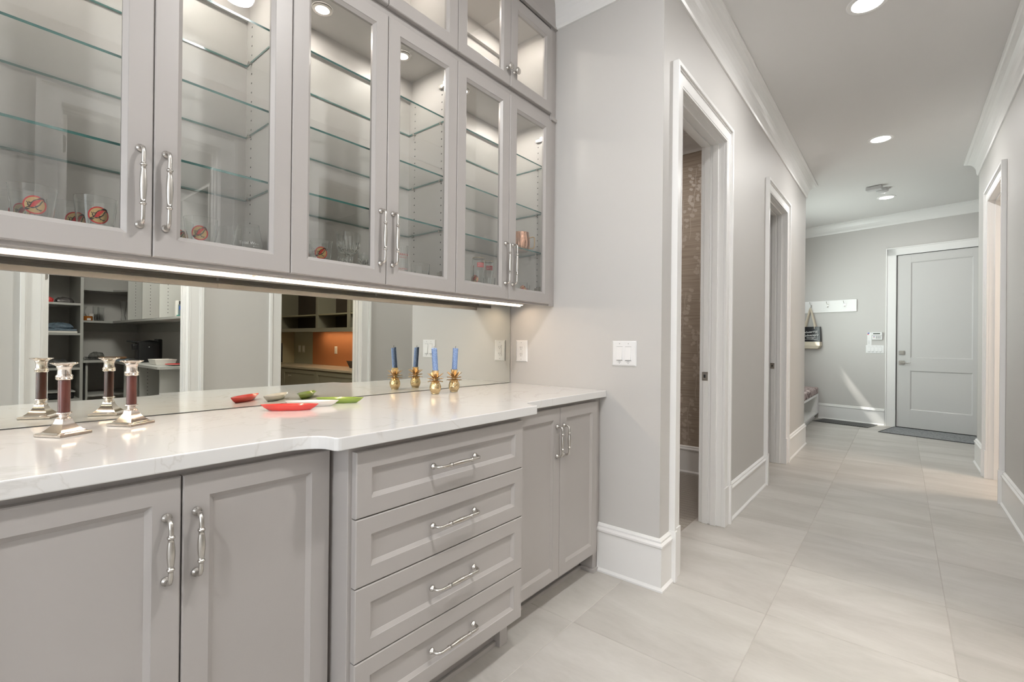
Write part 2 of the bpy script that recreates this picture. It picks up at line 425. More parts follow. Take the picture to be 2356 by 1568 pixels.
# walls
OP1, OP2 = (2.375, 3.16), (4.435, 5.23)
HD = 2.43
b = B().box(-3.1, 2.285, YM+.004, YM+.13, 0, ZC)
struct('wall_bar', 'painted wall behind the bar cabinets', 'wall', b=b, mats='wall')
b = B().box(XE, XE+.115, YH+T, YM+.12, 0, ZC)
b.box(XE, OP1[0], YH, YH+T, 0, ZC)
b.box(*OP1, YH, YH+T, HD, ZC).box(OP1[1], OP2[0], YH, YH+T, 0, ZC).box(*OP2, YH, YH+T, HD, ZC).box(OP2[1], XLE, YH, YH+T, 0, ZC)
b.box(XLE-.12, XLE, YH+T, YML, 0, ZC)
struct('wall_left', 'warm off white painted wall with two cased openings', 'wall', b=b, mats='wall')
PO, OO, SO = (.43, 1.21), (1.902, 2.69), (5.07, 5.85)
b = B().box(-3.1, PO[0], YR-T, YR, 0, ZC)
for o_ in (PO, OO, SO): b.box(*o_, YR-T, YR, HD, ZC)
b.box(PO[1], OO[0], YR-T, YR, 0, ZC).box(OO[1], SO[0], YR-T, YR, 0, ZC).box(SO[1], XRE, YR-T, YR, 0, ZC)
b.box(XRE-.12, XRE, -2.0, YR-T, 0, ZC)
struct('wall_right', 'warm off white painted wall with three cased openings', 'wall', b=b, mats='wall')
# far angled wall with a slab behind the door; local x right, y into the wall
FR = R(-103.8)
b = B().box(-1.62, -.048, 0, .12, 0, ZC).box(-.048, .785, 0, .12, 2.442, ZC).box(.785, 2.2, 0, .12, 0, ZC)
struct('wall_far', 'pale painted angled wall holding the garage door', 'wall', tuple(O), FR, b=b, mats='wall')
# mudroom left wall with a slot added to shape the sun streak
pw = lambda u, d: O+U*u+N*d
xw = pw(1.46, 0).x
s0x, s1x = xw-.50, xw-.22
zs0, zs1 = 1.80, 1.95
b = B().box(XLE-.12, s0x, YML, YML+.06, 0, ZC).box(s0x, s1x, YML, YML+.06, 0, zs0).box(s0x, s1x, YML, YML+.06, zs1, ZC).box(s1x, 9.6, YML, YML+.06, 0, ZC)
struct('wall_mudroom', 'painted mudroom wall beside the bench', 'wall', b=b, mats='wall')
b = B().box(XRE-.1, 9.6, -2.12, -2.0, 0, ZC)
struct('wall_mudroom_right', 'painted mudroom wall on the right', 'wall', b=b, mats='wall')
b = B().box(-3.1, -3.0, -.7, 1.9, 0, ZC)
struct('wall_back', 'painted wall at the near end of the passage', 'wall', b=b, mats='wall')
# invented window on the near end wall, framing the added fill light
wn = struct('fill_window', 'unseen white framed window added around the passage fill light', 'window', (-3.0, .55, 0))
obj('window_frame', B().box(0, .05, -1.1, -1.02, .4, 2.7).box(0, .05, 1.02, 1.1, .4, 2.7).box(0, .05, -1.02, 1.02, .4, .48).box(0, .05, -1.02, 1.02, 2.62, 2.7).box(0, .04, -.02, .02, .48, 2.62), 'trim', wn)
obj('pane', B().box(.012, .018, -1.02, 1.02, .48, 2.62), 'glass', wn)
wn = struct('sun_slot', 'unseen framed slot added to shape the sun streak on the far wall', 'window', (0, YML, 0))  # frame around the opening added to cut the sunbeam
obj('window_frame', B().box(s0x-.05, s0x, -.015, .02, zs0-.05, zs1+.05).box(s1x, s1x+.05, -.015, .02, zs0-.05, zs1+.05).box(s0x, s1x, -.015, .02, zs0-.05, zs0).box(s0x, s1x, -.015, .02, zs1, zs1+.05), 'trim', wn)
wn = struct('window_3', 'white framed mudroom window above the bench', 'window', (7.55, YML, 0))
obj('window_frame', B().box(-.58, -.5, -.03, 0, 1.0, 2.4).box(.5, .58, -.03, 0, 1.0, 2.4).box(-.5, .5, -.03, 0, 1.0, 1.07).box(-.5, .5, -.03, 0, 2.33, 2.4), 'trim', wn)
obj('pane', B().box(-.5, .5, -.012, -.006, 1.07, 2.33), 'glass', wn)

# powder room, closet, pantry, office and side room shells
b = B().box(4.30, 4.40, YH+T, 3.1, 0, ZC)
struct('wall_powder', 'grasscloth wallpaper with pale blossom branches', 'wall', b=b, mats='paper')
struct('wall_powder_side', None, None, b=B().box(2.28, 4.4, 3.0, 3.1, 0, ZC).box(2.20, 2.28, YM+.13, 3.1, 0, ZC), mats='paper')
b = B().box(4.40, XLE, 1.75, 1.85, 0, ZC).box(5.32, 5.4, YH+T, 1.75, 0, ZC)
struct('wall_closet', 'closet wall behind the second opening, coloured near black for its unlit inside', 'wall', b=b, mats='dark')  # near black colour stands in for the shade inside the closet
b = B().box(-.6, 1.72, -3.9, -3.79, 0, ZC).box(1.62, 1.74, -3.79, YR-T, 0, ZC).box(-.7, -.6, -3.9, YR-T, 0, ZC)
struct('wall_pantry', 'plain pantry walls', 'wall', b=b, mats='wall')
struct('wall_office', 'tan painted office wall', 'wall', b=B().box(1.74, 4.1, -4.66, -4.55, 0, ZC).box(1.74, 1.80, -4.6, YR-T, 0, ZC), mats='officewall')
struct('wall_office_side', 'sage painted office wall behind the desk', 'wall', b=B().box(3.95, 4.07, -4.55, YR-T, 0, ZC), mats='officesage')
struct('wall_side_room', 'warm lit walls of the side room', 'wall', b=B().box(4.4, 6.5, -3.3, -3.2, 0, ZC).box(4.4, 4.5, -3.2, YR-T, 0, ZC).box(6.4, 6.48, -3.2, YR-T, 0, ZC), mats='wall')

# cased openings: local x right, y into wall (0 = wall face), opening x0..x1
def cased(name, loc, rz, x0, x1, h, label, depth=T, plinth=True, legs=(True, True), sides=True):
    r = struct(name, label, 'door casing', loc, rz)
    def leg(xi, s):  # xi inner edge, s = -1 left leg, +1 right leg
        b = B(); b.box(xi, xi+s*.082, -.015, 0, 0, h+.082 if False else h)
        b.box(xi+s*.010, xi+s*.014, -.017, -.015, .25, h)
        b.box(xi+s*.080, xi+s*.100, -.030, 0, 0, h+.082)
        b.box(xi+s*.072, xi+s*.080, -.021, 0, .25, h)
        if plinth: b.box(xi-s*.001, xi+s*.082, -.022, 0, 0, .245); b.box(xi+s*.078, xi+s*.103, -.036, 0, 0, .245)
        obj('casing_leg', b, 'trim', r, bevel=.0015)
    if legs[0]: leg(x0, -1)
    if legs[1]: leg(x1, 1)
    b = B().box(x0-.082, x1+.082, -.015, 0, h, h+.082).box(x0-.100, x1+.100, -.030, 0, h+.080, h+.100).box(x0-.07, x1+.07, -.021, 0, h+.072, h+.080)
    b.box(x0, x1, -.017, -.015, h+.010, h+.014)
    obj('casing_head', b, 'trim', r, bevel=.0015)
    b = B().box(x0-.02, x0+.002, 0, depth+.012, 0, h).box(x1-.002, x1+.02, 0, depth+.012, 0, h).box(x0-.02, x1+.02, 0, depth+.012, h-.002, h+.02)
    obj('jamb', b, 'trim', r, bevel=.0015)
    b = B()
    for a in (.035, .085): 
        b.box(x0+.002, x0+.013, a, a+.034, 0, h-.013).box(x1-.013, x1-.002, a, a+.034, 0, h-.013).box(x0+.002, x1-.002, a, a+.034, h-.013, h-.002)
    obj('door_stop', b, 'trim', r, bevel=.001)
    # back casing
    b = B().box(x0-.09, x0, depth, depth+.018, 0, h).box(x1, x1+.09, depth, depth+.018, 0, h).box(x0-.09, x1+.09, depth, depth+.018, h, h+.09)
    obj('casing_back', b, 'trim', r)
    return r
t1 = cased('trim_1', (0, YH, 0), 0, OP1[0], OP1[1], HD, 'white cased opening into the wallpapered powder room')
t2 = cased('trim_2', (0, YH, 0), 0, OP2[0], OP2[1], HD, 'white cased opening into the dark closet')
t3 = cased('trim_3', (0, YR, 0), PI, -SO[1], -SO[0], HD, 'white cased opening into the warm lit side room')
t4 = cased('trim_4', (0, YR, 0), PI, -PO[1], -PO[0], HD, 'white cased opening into the pantry, seen in the mirror')
t5 = cased('trim_5', (0, YR, 0), PI, -OO[1], -OO[0], HD, 'white cased opening into the office, seen in the mirror')
def strike(par, x, y, z, s=-1):
    b = B().box(x, x+s*.0025, y-.018, y+.018, z-.028, z+.028)
    o = obj('strike_plate', b, ['nickel', 'dark'], par, bevel=.0008)
    b = B().box(x+s*.0026, x+s*.0032, y-.004, y+.008, z-.010, z+.010)
    obj('latch_hole', b, 'dark', o)
strike(t1, OP1[1]-.013, .105, .945)
strike(t2, OP2[1]-.013, .105, .945)
# pantry door leaf, opened into the pantry, its hinge edge towards the hall
dr = struct('door_2', 'white pantry door standing open against the jamb', 'door', (.432, YR-T-.012, 0))
obj('door_leaf', B().box(.0, .040, -.74, 0, .01, 2.42), 'trim', dr, bevel=.002)
for z in (.22, .955, 1.575, 2.25):
    b = B(); hh, ww = .05, .034
    poly = []
    for (cx, cz, a0) in ((ww-.012, hh-.012, 0), (-.0+.0, hh, 90), (-.0, -hh, 180), (ww-.012, -hh+.012, 270)):
        if a0 in (0, 270):
            for k in range(5):
                a = R(a0+k*22.5); poly.append((cx+.012*math.cos(a), cz+.012*math.sin(a)))
        else: poly.append((0, cz))
    b.prism(poly, 0, .002, lambda x, y, zz: (x+.001, zz, y+z))
    obj('hinge', b, 'nickel', dr)

# baseboards
run('baseboard_end', BASE, (XE, 1.187), (XE, YH), (-1, 0), 0, 1)
run('baseboard_left', BASE, (XE, YH), (OP1[0]-.103, YH), (0, -1), 1, 0)
run('baseboard_left_middle', BASE, (OP1[1]+.103, YH), (OP2[0]-.103, YH), (0, -1))
run('baseboard_left_far', BASE, (OP2[1]+.103, YH), (XLE, YH), (0, -1), 0, 1)
run('baseboard_left_return', BASE, (XLE, YH), (XLE, 1.0), (1, 0), 1, 0)
run('baseboard_right', BASE, (OO[1]+.103, YR), (SO[0]-.103, YR), (0, 1))
run('baseboard_right_middle', BASE, (PO[1]+.103, YR), (OO[0]-.103, YR), (0, 1))
run('baseboard_right_near', BASE, (-3, YR), (PO[0]-.103, YR), (0, 1))
run('baseboard_right_far', BASE, (SO[1]+.103, YR), (XRE, YR), (0, 1), 0, 1)
run('baseboard_right_return', BASE, (XRE, YR), (XRE, -2.0), (1, 0), 1, 0)
a_, c_ = pw(1.03, 0), pw(.178, 0)
run('baseboard_far', BASE, (a_.x, a_.y), (c_.x, c_.y), (N.x, N.y))
run('baseboard_powder', BASE, (4.30, YH+T), (4.30, 3.0), (-1, 0))
run('baseboard_office', [(0, 0), (.016, 0), (.016, .2), (0, .21)], (1.8, -4.55), (3.95, -4.55), (0, 1))
# crowns
run('trim_6', CROWN, (XE, 1.47), (XE, YH), (-1, 0), 0, 1)
run('trim_7', CROWN, (XE, YH), (XLE, YH), (0, -1), 1, 1)
run('trim_8', CROWN, (XLE, YH), (XLE, YML), (1, 0), 1, 0)
run('trim_9', CROWN, (-3, YR), (XRE, YR), (0, 1), 0, 1)
run('trim_10', CROWN, (XRE, YR), (XRE, -2.0), (1, 0), 1, 0)
a_, c_ = pw(1.5, 0), pw(-2.0, 0)
CR2 = [(q, z+.02 if z < ZC-.02 else z) for q, z in CROWN]
run('trim_11', CR2, (a_.x, a_.y), (c_.x, c_.y), (N.x, N.y))
run('trim_12', CROWN, (4.30, YH+T), (4.30, 3.0), (-1, 0))

# wallpaper blossoms (printed, flat on the wall face)
bb = B(); rnd = random.Random(3)
def disc(b, y, z, r, n=7, x=4.2994):
    x = 4.2996-.0004*rnd.random()
    i0 = len(b.v); b.v += [(x, y+r*math.cos(2*PI*k/n), z+r*math.sin(2*PI*k/n)) for k in range(n)]; b.face(*range(i0, i0+n))
for col, zt in ((1.42, 2.72), (1.53, 2.45), (1.36, 2.15), (1.50, 1.62), (1.40, 1.28), (1.56, .95), (1.46, .62), (1.62, 2.0), (1.34, 2.66)):
    y, z = col, zt
    for k in range(15):
        y2 = y+rnd.uniform(-.008, .011); z2 = z-.042
        i0 = len(bb.v); bb.v += [(4.2990, y-.0025, z), (4.2990, y+.0025, z), (4.2990, y2+.0025, z2), (4.2990, y2-.0025, z2)]; bb.face(i0, i0+1, i0+2, i0+3)
        if k < 11:
            for q in range(2):
                sy = rnd.choice((-1, 1))*rnd.uniform(.018, .055)*(1.15-k/14); sz = rnd.uniform(-.01, .025)
                rr = rnd.uniform(.010, .019)
                disc(bb, y+sy, z+sz, rr)
                if rnd.random() < .6: disc(bb, y+sy+rr*.9, z+sz+rr*.5, rr*.8)
        y, z = y2, z2
o = obj('blossom_print', bb, 'blossom', bpy.data.objects['wall_powder'], fix=False)

# recessed ceiling lights
proto = None
for k, hx in enumerate(HALLX):
    lb = ['white recessed ceiling light behind the camera, seen in cabinet glass', 'white recessed ceiling light in front of the bar cabinets',
          'large white recessed ceiling light at the top of the hall', 'white recessed ceiling light halfway along the hall', 'white recessed ceiling light beside the smoke detector'][k]
    if proto is None:
        proto = thing('recessed_light', lb, 'light', (hx, .152, ZC), 0, 'recessed ceiling lights along the hall')
        obj('trim_ring', B().lathe([(.072, -.001), (.073, -.006), (.094, -.005), (.097, 0), (.072, 0)], 40, cap=False), 'trim', proto, smooth=True)
        obj('lens', B().lathe([(.071, 0), (.071, -.004), (.0001, -.004)], 40, cap=False), 'lamp', proto)
    else: dup(proto, (hx, .152, ZC), None, lb)
sd = thing('smoke_detector', 'round white smoke detector on the hall ceiling', 'detector', (7.16, .18, ZC))
obj('base', B().lathe([(.066, 0), (.066, -.012), (.060, -.014)], 28), 'detector', sd, smooth=True)
obj('sensor_dome', B().lathe([(.060, -.012), (.058, -.036), (.040, -.046), (.02, -.048), (.0001, -.048)], 28, cap=False), 'detector', sd, smooth=True)
sd = thing('ceiling_sensor', 'grey boxy sensor on the ceiling beside the smoke detector', 'sensor', (6.99, .235, ZC))
obj('housing', B().rect_rings(.15, .07, [(0, 0), (0, -.03), (.008, -.044), (.035, -.044)]), 'detector', sd, (-.03, -.06, 0), (R(-90), 0, R(-12)))
obj('housing_cover', B().box(-.032, .055, -.055, .095, -.046, -.002), 'detector', sd, rot=(0, 0, R(-12)), bevel=.008, seg=2)

# ------------------------------------------------------------------ bar cabinets
def handle_mesh(name, L, d=.031, k=1.0, vertical=True):
    pts = []; rad = []
    def add(dd, z, r): pts.append((dd, z)); rad.append(r*k)
    h = L/2
    add(0, -h, .0095); add(.0025, -h, .0098); add(.0045, -h, .0092); add(.007, -h, .0062); add(.012, -h, .0050); add(.019, -h+.0008, .0048)
    add(.025, -h+.0035, .0048); add(d-.0015, -h+.009, .0047); add(d, -h+.016, .0046)
    q = h*.50
    add(d, -q-.006, .0047); add(d, -q-.003, .0047); add(d, -q-.0025, .0066); add(d, -q, .0076); add(d, -q+.0025, .0066); add(d, -q+.003, .0049)
    for t in (.2, .4, .6, .8): add(d, -q+.003+(q-.003)*t, .0049+.0028*math.sin(t*PI/2))
    n0 = len(pts)
    add(d, 0, .0077)
    for i in range(n0-1, -1, -1): pts.append((pts[i][0], -pts[i][1])); rad.append(rad[i])
    P = [(0, -a, z) if vertical else (z, -a, 0) for a, z in pts]
    b = B().tube(P, rad, 12)
    import bmesh
    me = mesh(name, b, 'nickel', True)
    bm = bmesh.new(); bm.from_mesh(me); bmesh.ops.recalc_face_normals(bm, faces=bm.faces); bm.to_mesh(me); bm.free()
    return me
H_UP = handle_mesh('handle', .190)
H_LO = handle_mesh('handle', .130)
H_DR = handle_mesh('handle', .178, vertical=False)
kb = B().lathe([(.0085, 0), (.009, .002), (.006, .005), (.0045, .012), (.006, .017), (.013, .021), (.0165, .025), (.0165, .028), (.012, .032), (.005, .0335), (.0001, .034)], 20, ax='y', cap=False)
KNOB = mesh('knob', kb, 'nickel', True)
def door(par, x0, x1, z0, z1, yf, glass=False, hx=None, hz=None, hm=None, stile=.050, rail=None, name='door', t=.020):
    w_, h_ = x1-x0, z1-z0
    b = B(); e = .0025; s = stile; bd = .011
    if glass:
        prof = [(0, t), (0, e), (e, 0), (s, 0), (s+.001, .002), (s+bd, .010), (s+bd, t)]
        b.rect_rings(w_, h_, prof, True)
    else:
        prof = [(0, t), (0, e), (e, 0), (s, 0), (s+.0012, .0025), (s+bd-.001, .0085), (s+bd, .0095), (s+bd, t)]
        b.rect_rings(w_, h_, prof, True)
    d = obj(name, b, 'cab', par, (x0, yf, z0))
    q = s+bd
    if glass: obj('glass_pane', B().box(q-.003, w_-q+.003, .0105, .0145, q-.003, h_-q+.003), 'pane', d)
    else: obj('panel', B().box(q-.002, w_-q+.002, .0095, .016, q-.002, h_-q+.002), 'cab', d)
    if hm: obj('knob' if hm == KNOB else 'handle', hm, None, d, (hx-x0, 0, hz-z0))
    return d
YF = 1.463
def hole_col(b, x, s, ys, z0, z1, st=.032):
    z = z0
    while z < z1:
        for y in ys: b.box(x, x+s*.0006, y-.0024, y+.0024, z-.0024, z+.0024)
        z += st
SHZ = (1.6285, 1.8465, 2.0965)
pb_ = B(); pb_.tube([(0, 0, -.001), (.012, 0, -.001)], .0028, 8); pb_.tube([(.0095, 0, -.001), (.0115, 0, -.001)], .0052, 8)
PIN = mesh('shelf_pin', pb_, 'nickel')
def shelf_b(x0, x1):
    b = B(); b.box(x0, x1, 1.505, 1.765, 0, .0065)
    for k in (2, 3, 4, 5): b.m[k] = 1
    return b
units = [(-.707, -.004), (-.003, .699), (.699, 1.405), (1.405, 2.110)]
ulab = ['left end glass door wall cabinet, outside the photo edge', 'glass door wall cabinet nearest the camera holding bird print glasses',
        'middle glass door wall cabinet holding a cut crystal goblet', 'glass door wall cabinet next to the end wall holding a copper mug']
for k, (a, c) in enumerate(units):
    u = thing('wall_cabinet', ulab[k], 'cabinet', (0, 0, 0), 0, 'glass door wall cabinets over the bar')
    b = B()
    b.box(a, a+.016, 1.503, 1.775, 1.372, 2.36).box(c-.016, c, 1.503, 1.775, 1.372, 2.36)
    b.box(a+.016, c-.016, 1.503, 1.775, 1.372, 1.385).box(a+.016, c-.016, 1.503, 1.775, 2.343, 2.36)
    b.box(a+.016, c-.016, 1.768, 1.775, 1.385, 2.343)
    b.box(a+.016, c-.016, 1.750, 1.768, 2.255, 2.343)
    obj('carcass', b, 'cabin', u)
    b = B().box(a, c, 1.484, 1.503, 1.349, 1.392).box(a, c, 1.484, 1.503, 2.315, 2.386).box(a, a+.028, 1.484, 1.503, 1.392, 2.315).box(c-.028, c, 1.484, 1.503, 1.392, 2.315)
    obj('face_frame', b, 'cab', u, bevel=.001)
    obj('shelf_rail', B().box(a, c, 1.745, 1.776, 1.3615, 1.372), 'cab', u)
    mid = (a+c)/2 if k != 3 else 1.754
    g = .0012
    door(u, a+g, mid-g, 1.358, 2.347, YF, True, mid-.027, 1.528, H_UP)
    door(u, mid+g, c-g-(.004 if k == 3 else 0), 1.358, 2.347, YF, True, mid+.027, 1.528, H_UP)
    for z in SHZ:
        s = obj('glass_shelf', shelf_b(a+.018, c-.018), ['shelf', 'shelfedge'], u, (0, 0, z))
        for xx, sg in ((a+.016, 0), (c-.016, PI)):
            for yy in (1.545, 1.725): obj('shelf_pin', PIN, None, s, (xx, yy, -.002), (0, 0, sg))
    b = B(); hole_col(b, c-.0161, -1, (1.545, 1.725), 1.42, 2.24, .032); hole_col(b, a+.0161, 1, (1.545, 1.725), 1.42, 2.24, .032)
    o = obj('pin_hole', b, 'dark', u); o['kind'] = 'stuff'
    for hz in (1.44, 2.25):
        for xx, sg in ((a+.016, 1), (c-.016, -1)):
            b = B().box(xx, xx+sg*.012, 1.506, 1.555, hz-.008, hz+.008).box(xx, xx+sg*.020, 1.488, 1.520, hz-.012, hz+.012)
            obj('hinge', b, 'nickel', u, bevel=.0015)
    for xx in ((a+mid)/2, (mid+c)/2):
        o = obj('puck_light', B().lathe([(.034, 2.3425), (.034, 2.337), (.024, 2.336)], 24, (xx, 1.615, 0), cap=False), 'nickel', u, smooth=True)
        obj('lens', B().lathe([(.0245, 2.338), (.0001, 2.338)], 24, (xx, 1.615, 0), cap=False), 'lamp', o)
tl = ['left end upper stacked glass cabinet, outside the photo edge', 'upper stacked glass cabinet nearest the camera, mostly above the photo edge', 'upper stacked glass cabinet over the crystal goblet cabinet', 'upper stacked glass cabinet with two round knobs beside the end wall']
for k, (a, c) in enumerate(units):
    u = thing('stacked_cabinet', tl[k], 'cabinet', (0, 0, 0), 0, 'small glass door cabinets stacked on top')
    b = B().box(a, a+.016, 1.503, 1.775, 2.361, 2.86).box(c-.016, c, 1.503, 1.775, 2.361, 2.86).box(a+.016, c-.016, 1.503, 1.775, 2.361, 2.373)
    b.box(a+.016, c-.016, 1.503, 1.775, 2.845, 2.86).box(a+.016, c-.016, 1.768, 1.775, 2.373, 2.845).box(a+.016, c-.016, 1.75, 1.768, 2.76, 2.845)
    obj('carcass', b, 'cabin', u)
    b = B().box(a, c, 1.484, 1.503, 2.387, 2.404).box(a, c, 1.484, 1.503, 2.815, 2.86).box(a, a+.028, 1.484, 1.503, 2.404, 2.815).box(c-.028, c, 1.484, 1.503, 2.404, 2.815)
    obj('face_frame', b, 'cab', u, bevel=.001)
    mid = (a+c)/2 if k != 3 else 1.754
    g = .0012
    door(u, a+g, mid-g, 2.387, 2.833, YF, True, mid-.026, 2.462, KNOB)
    door(u, mid+g, c-g-(.004 if k == 3 else 0), 2.387, 2.833, YF, True, mid+.026, 2.462, KNOB)
    for xx in ((a+mid)/2, (mid+c)/2):
        o = obj('puck_light', B().lathe([(.034, 2.8445), (.034, 2.839), (.024, 2.838)], 24, (xx, 1.615, 0), cap=False), 'nickel', u, smooth=True)
        obj('lens', B().lathe([(.0245, 2.840), (.0001, 2.840)], 24, (xx, 1.615, 0), cap=False), 'lamp', o)
# filler stile by the end wall, and cove crown of the cabinets
b = B().box(2.1105, 2.159, 1.478, 1.50, 1.349, 2.862).box(2.1105, 2.159, 1.466, 1.478, 2.356, 2.372)
tag(obj('filler_strip', b, 'cab', bevel=.001), 'narrow greige filler strip closing the wall cabinets to the end wall', 'filler')
cp = [(0, 2.861), (.016, 2.861), (.016, 2.874), (.010, 2.880), (.011, 2.905), (.015, 2.935), (.022, 2.965), (.033, 2.992), (.050, 3.018), (.052, 3.024), (0, 3.024)]
o = run('cabinet_crown', cp, (-.71, 1.482), (2.159, 1.482), (0, -1), mats='cab', kind=None)
tag(o, 'greige cove crown moulding on top of the wall cabinets', 'moulding')
# led strip under the wall cabinets
u = thing('under_cabinet_light', 'long glowing strip light under the wall cabinets', 'light', (0, 0, 0))
obj('channel', B().box(-.70, 2.105, 1.634, 1.668, 1.3605, 1.3718).box(-.70, 2.105, 1.6655, 1.668, 1.3500, 1.3605), 'cabin', u, bevel=.001)
obj('lens', B().box(-.69, .66, 1.6485, 1.6550, 1.3575, 1.3605).box(.675, 2.10, 1.6485, 1.6550, 1.3575, 1.3605), 'led', u)
for x in (.64, 1.30, 2.0):
    obj('clip', B().tube([(x, 1.672, 1.3715), (x, 1.672, 1.360)], .004, 8), 'white', u)
# mirror backsplash
mi = thing('backsplash_mirror', 'long frameless mirror backsplash between counter and wall cabinets', 'mirror', (0, 0, 0))
obj('mirror_glass', B().box(-.72, 2.152, 1.7785, 1.7805, .9150, 1.3612), 'mirror', mi)
obj('backing', B().box(-.72, 2.1545, 1.7807, 1.7835, .914, 1.3614), 'dark', mi)
# countertop
def arc(cx, cy, r, a0, a1, n=7): return [(cx+r*math.cos(R(a0+(a1-a0)*i/n)), cy+r*math.sin(R(a0+(a1-a0)*i/n))) for i in range(n+1)]
poly = [(-.72, 1.777), (-.72, 1.147), (.535, 1.147)]
poly += [(.535+.085*math.sin(R(t)), 1.147-.060*(1-math.cos(R(t)))) for t in (15, 30, 45, 60, 75, 90)]
poly += [(.622, 1.070), (.628, 1.060), (.636, 1.058)]
poly += [(1.441, 1.058), (1.448, 1.060), (1.451, 1.068)]
poly += [(1.458+.065*(1-math.sin(R(t))), 1.147-.060*(1-math.cos(R(t)))) for t in (90, 75, 60, 45, 30, 15)]
poly += [(1.523, 1.147), (2.158, 1.147), (2.158, 1.777)]
ct = obj('countertop', B().prism(poly, .880, .913), 'quartz', None, bevel=.003, seg=3)
tag(ct, 'white veined quartz countertop with a stepped out centre section', 'countertop')
# base cabinets
def toe(b, x0, x1, yk):
    b.box(x0, x1, yk, yk+.018, 0, .12)
    b.box(x0, x1, yk-.012, yk, 0, .018)
YB = 1.167
blab = ['left end greige base cabinet, outside the photo edge', 'greige two door base cabinet under the maroon candlesticks', 'greige two door base cabinet in the corner by the end wall']
for k, (a, c, mid) in enumerate(((-.72, -.012, -.366), (-.008, .679, .334), (1.403, 2.158, 1.768))):
    u = thing('base_cabinet', blab[k], 'cabinet', (0, 0, 0), 0, 'greige two door base cabinets')
    b = B().box(a, c, 1.187, 1.775, .118, .880)
    toe(b, a, c-(.052 if k == 2 else 0), 1.265)
    if k == 2:
        b.box(2.108, c, 1.190, 1.283, .0, .118).box(2.096, c, 1.178, 1.283, 0, .018)
    obj('carcass', b, 'cab', u, bevel=.001)
    lo, hi = (a+.004, c-.010) if k < 2 else (1.433, 2.104)
    door(u, lo, mid-.0015, .108, .862, YB, False, mid-.027, .717, H_LO)
    door(u, mid+.0015, hi, .108, .862, YB, False, mid+.027, .717, H_LO)
u = thing('drawer_cabinet', 'greige four drawer base cabinet stepping forward in the centre', 'cabinet', (0, 0, 0))
b = B().box(.6795, 1.4025, 1.100, 1.775, .122, .880); toe(b, .72, 1.36, 1.19); b.box(.6795, .72, 1.16, 1.26, 0, .122).box(1.36, 1.4025, 1.16, 1.26, 0, .122)
obj('carcass', b, 'cab', u, bevel=.001)
for z0, z1 in ((.6895, .862), (.5095, .6865), (.3165, .5065), (.1355, .3135)):
    door(u, .692, 1.388, z0, z1, 1.08, False, 1.04, (z0+z1)/2+.002, H_DR, stile=.046, name='drawer')

# ------------------------------------------------------------------ plates (local x right, y into wall, z up)
def plate(name, label, loc, rz, wd, ht, kind, n=1):
    u = thing(name, label, 'outlet' if kind == 'outlet' else 'switch', loc, rz)
    b = B().rect_rings(wd, ht, [(0, 0), (.0005, -.003), (.005, -.006), (.012, -.0065), (.0121, -.0064)])
    b.v = [(x-wd/2, y, z-ht/2) for x, y, z in b.v]
    i0 = len(b.v)-4; b.face(i0, i0+1, i0+2, i0+3)
    obj('plate', b, 'white', u)
    for k in range(n):
        cx = (k-(n-1)/2)*.046
        d = B()
        if kind == 'outlet':
            obj('receptacle', B().box(cx-.0165, cx+.0165, -.0082, -.006, -.033, .033), 'white', u, bevel=.0006)
            for cz in (.019, -.019):
                d.box(cx-.0075, cx-.0050, -.0088, -.008, cz-.003, cz+.006).box(cx+.0050, cx+.0072, -.0088, -.008, cz-.003, cz+.006).box(cx-.002, cx+.002, -.0088, -.008, cz-.0105, cz-.0065)
        else:
            b = B(); h = .033
            b.loops([[(cx-.0145, -.0065, -h), (cx+.0145, -.0065, -h), (cx+.0145, -.0065, h), (cx-.0145, -.0065, h)],
                     [(cx-.0138, -.013, -h+.001), (cx+.0138, -.013, -h+.001), (cx+.0138, -.0075, h-.001), (cx-.0138, -.0075, h-.001)]], True, False, True)
            obj('rocker', b, 'white', u)
            d.box(cx-.0165, cx+.0165, -.0071, -.0066, h, h+.0012).box(cx-.0165, cx+.0165, -.0073, -.0066, -h-.0026, -h)
            for zz, ww in ((-.0390, .006), (-.0425, .008)): d.box(cx-ww, cx+ww, -.0072, -.0066, zz-.0006, zz+.0006)
        for cz in (ht/2-.014, -ht/2+.014): d.box(cx-.0018, cx+.0018, -.0074, -.0064, cz-.0018, cz+.0018)
        obj('slot' if kind == 'outlet' else 'marking', d, 'inkgrey', u)['kind'] = 'stuff'
    return u
plate('outlet_plate', 'white double socket outlet beside the mirror edge', (XE-.0002, 1.696, 1.101), R(-90), .083, .124, 'outlet')
plate('switch_plate', 'white double rocker switch plate on the end wall', (XE-.0002, 1.053, 1.101), R(-90), .128, .124, 'switch', 2)

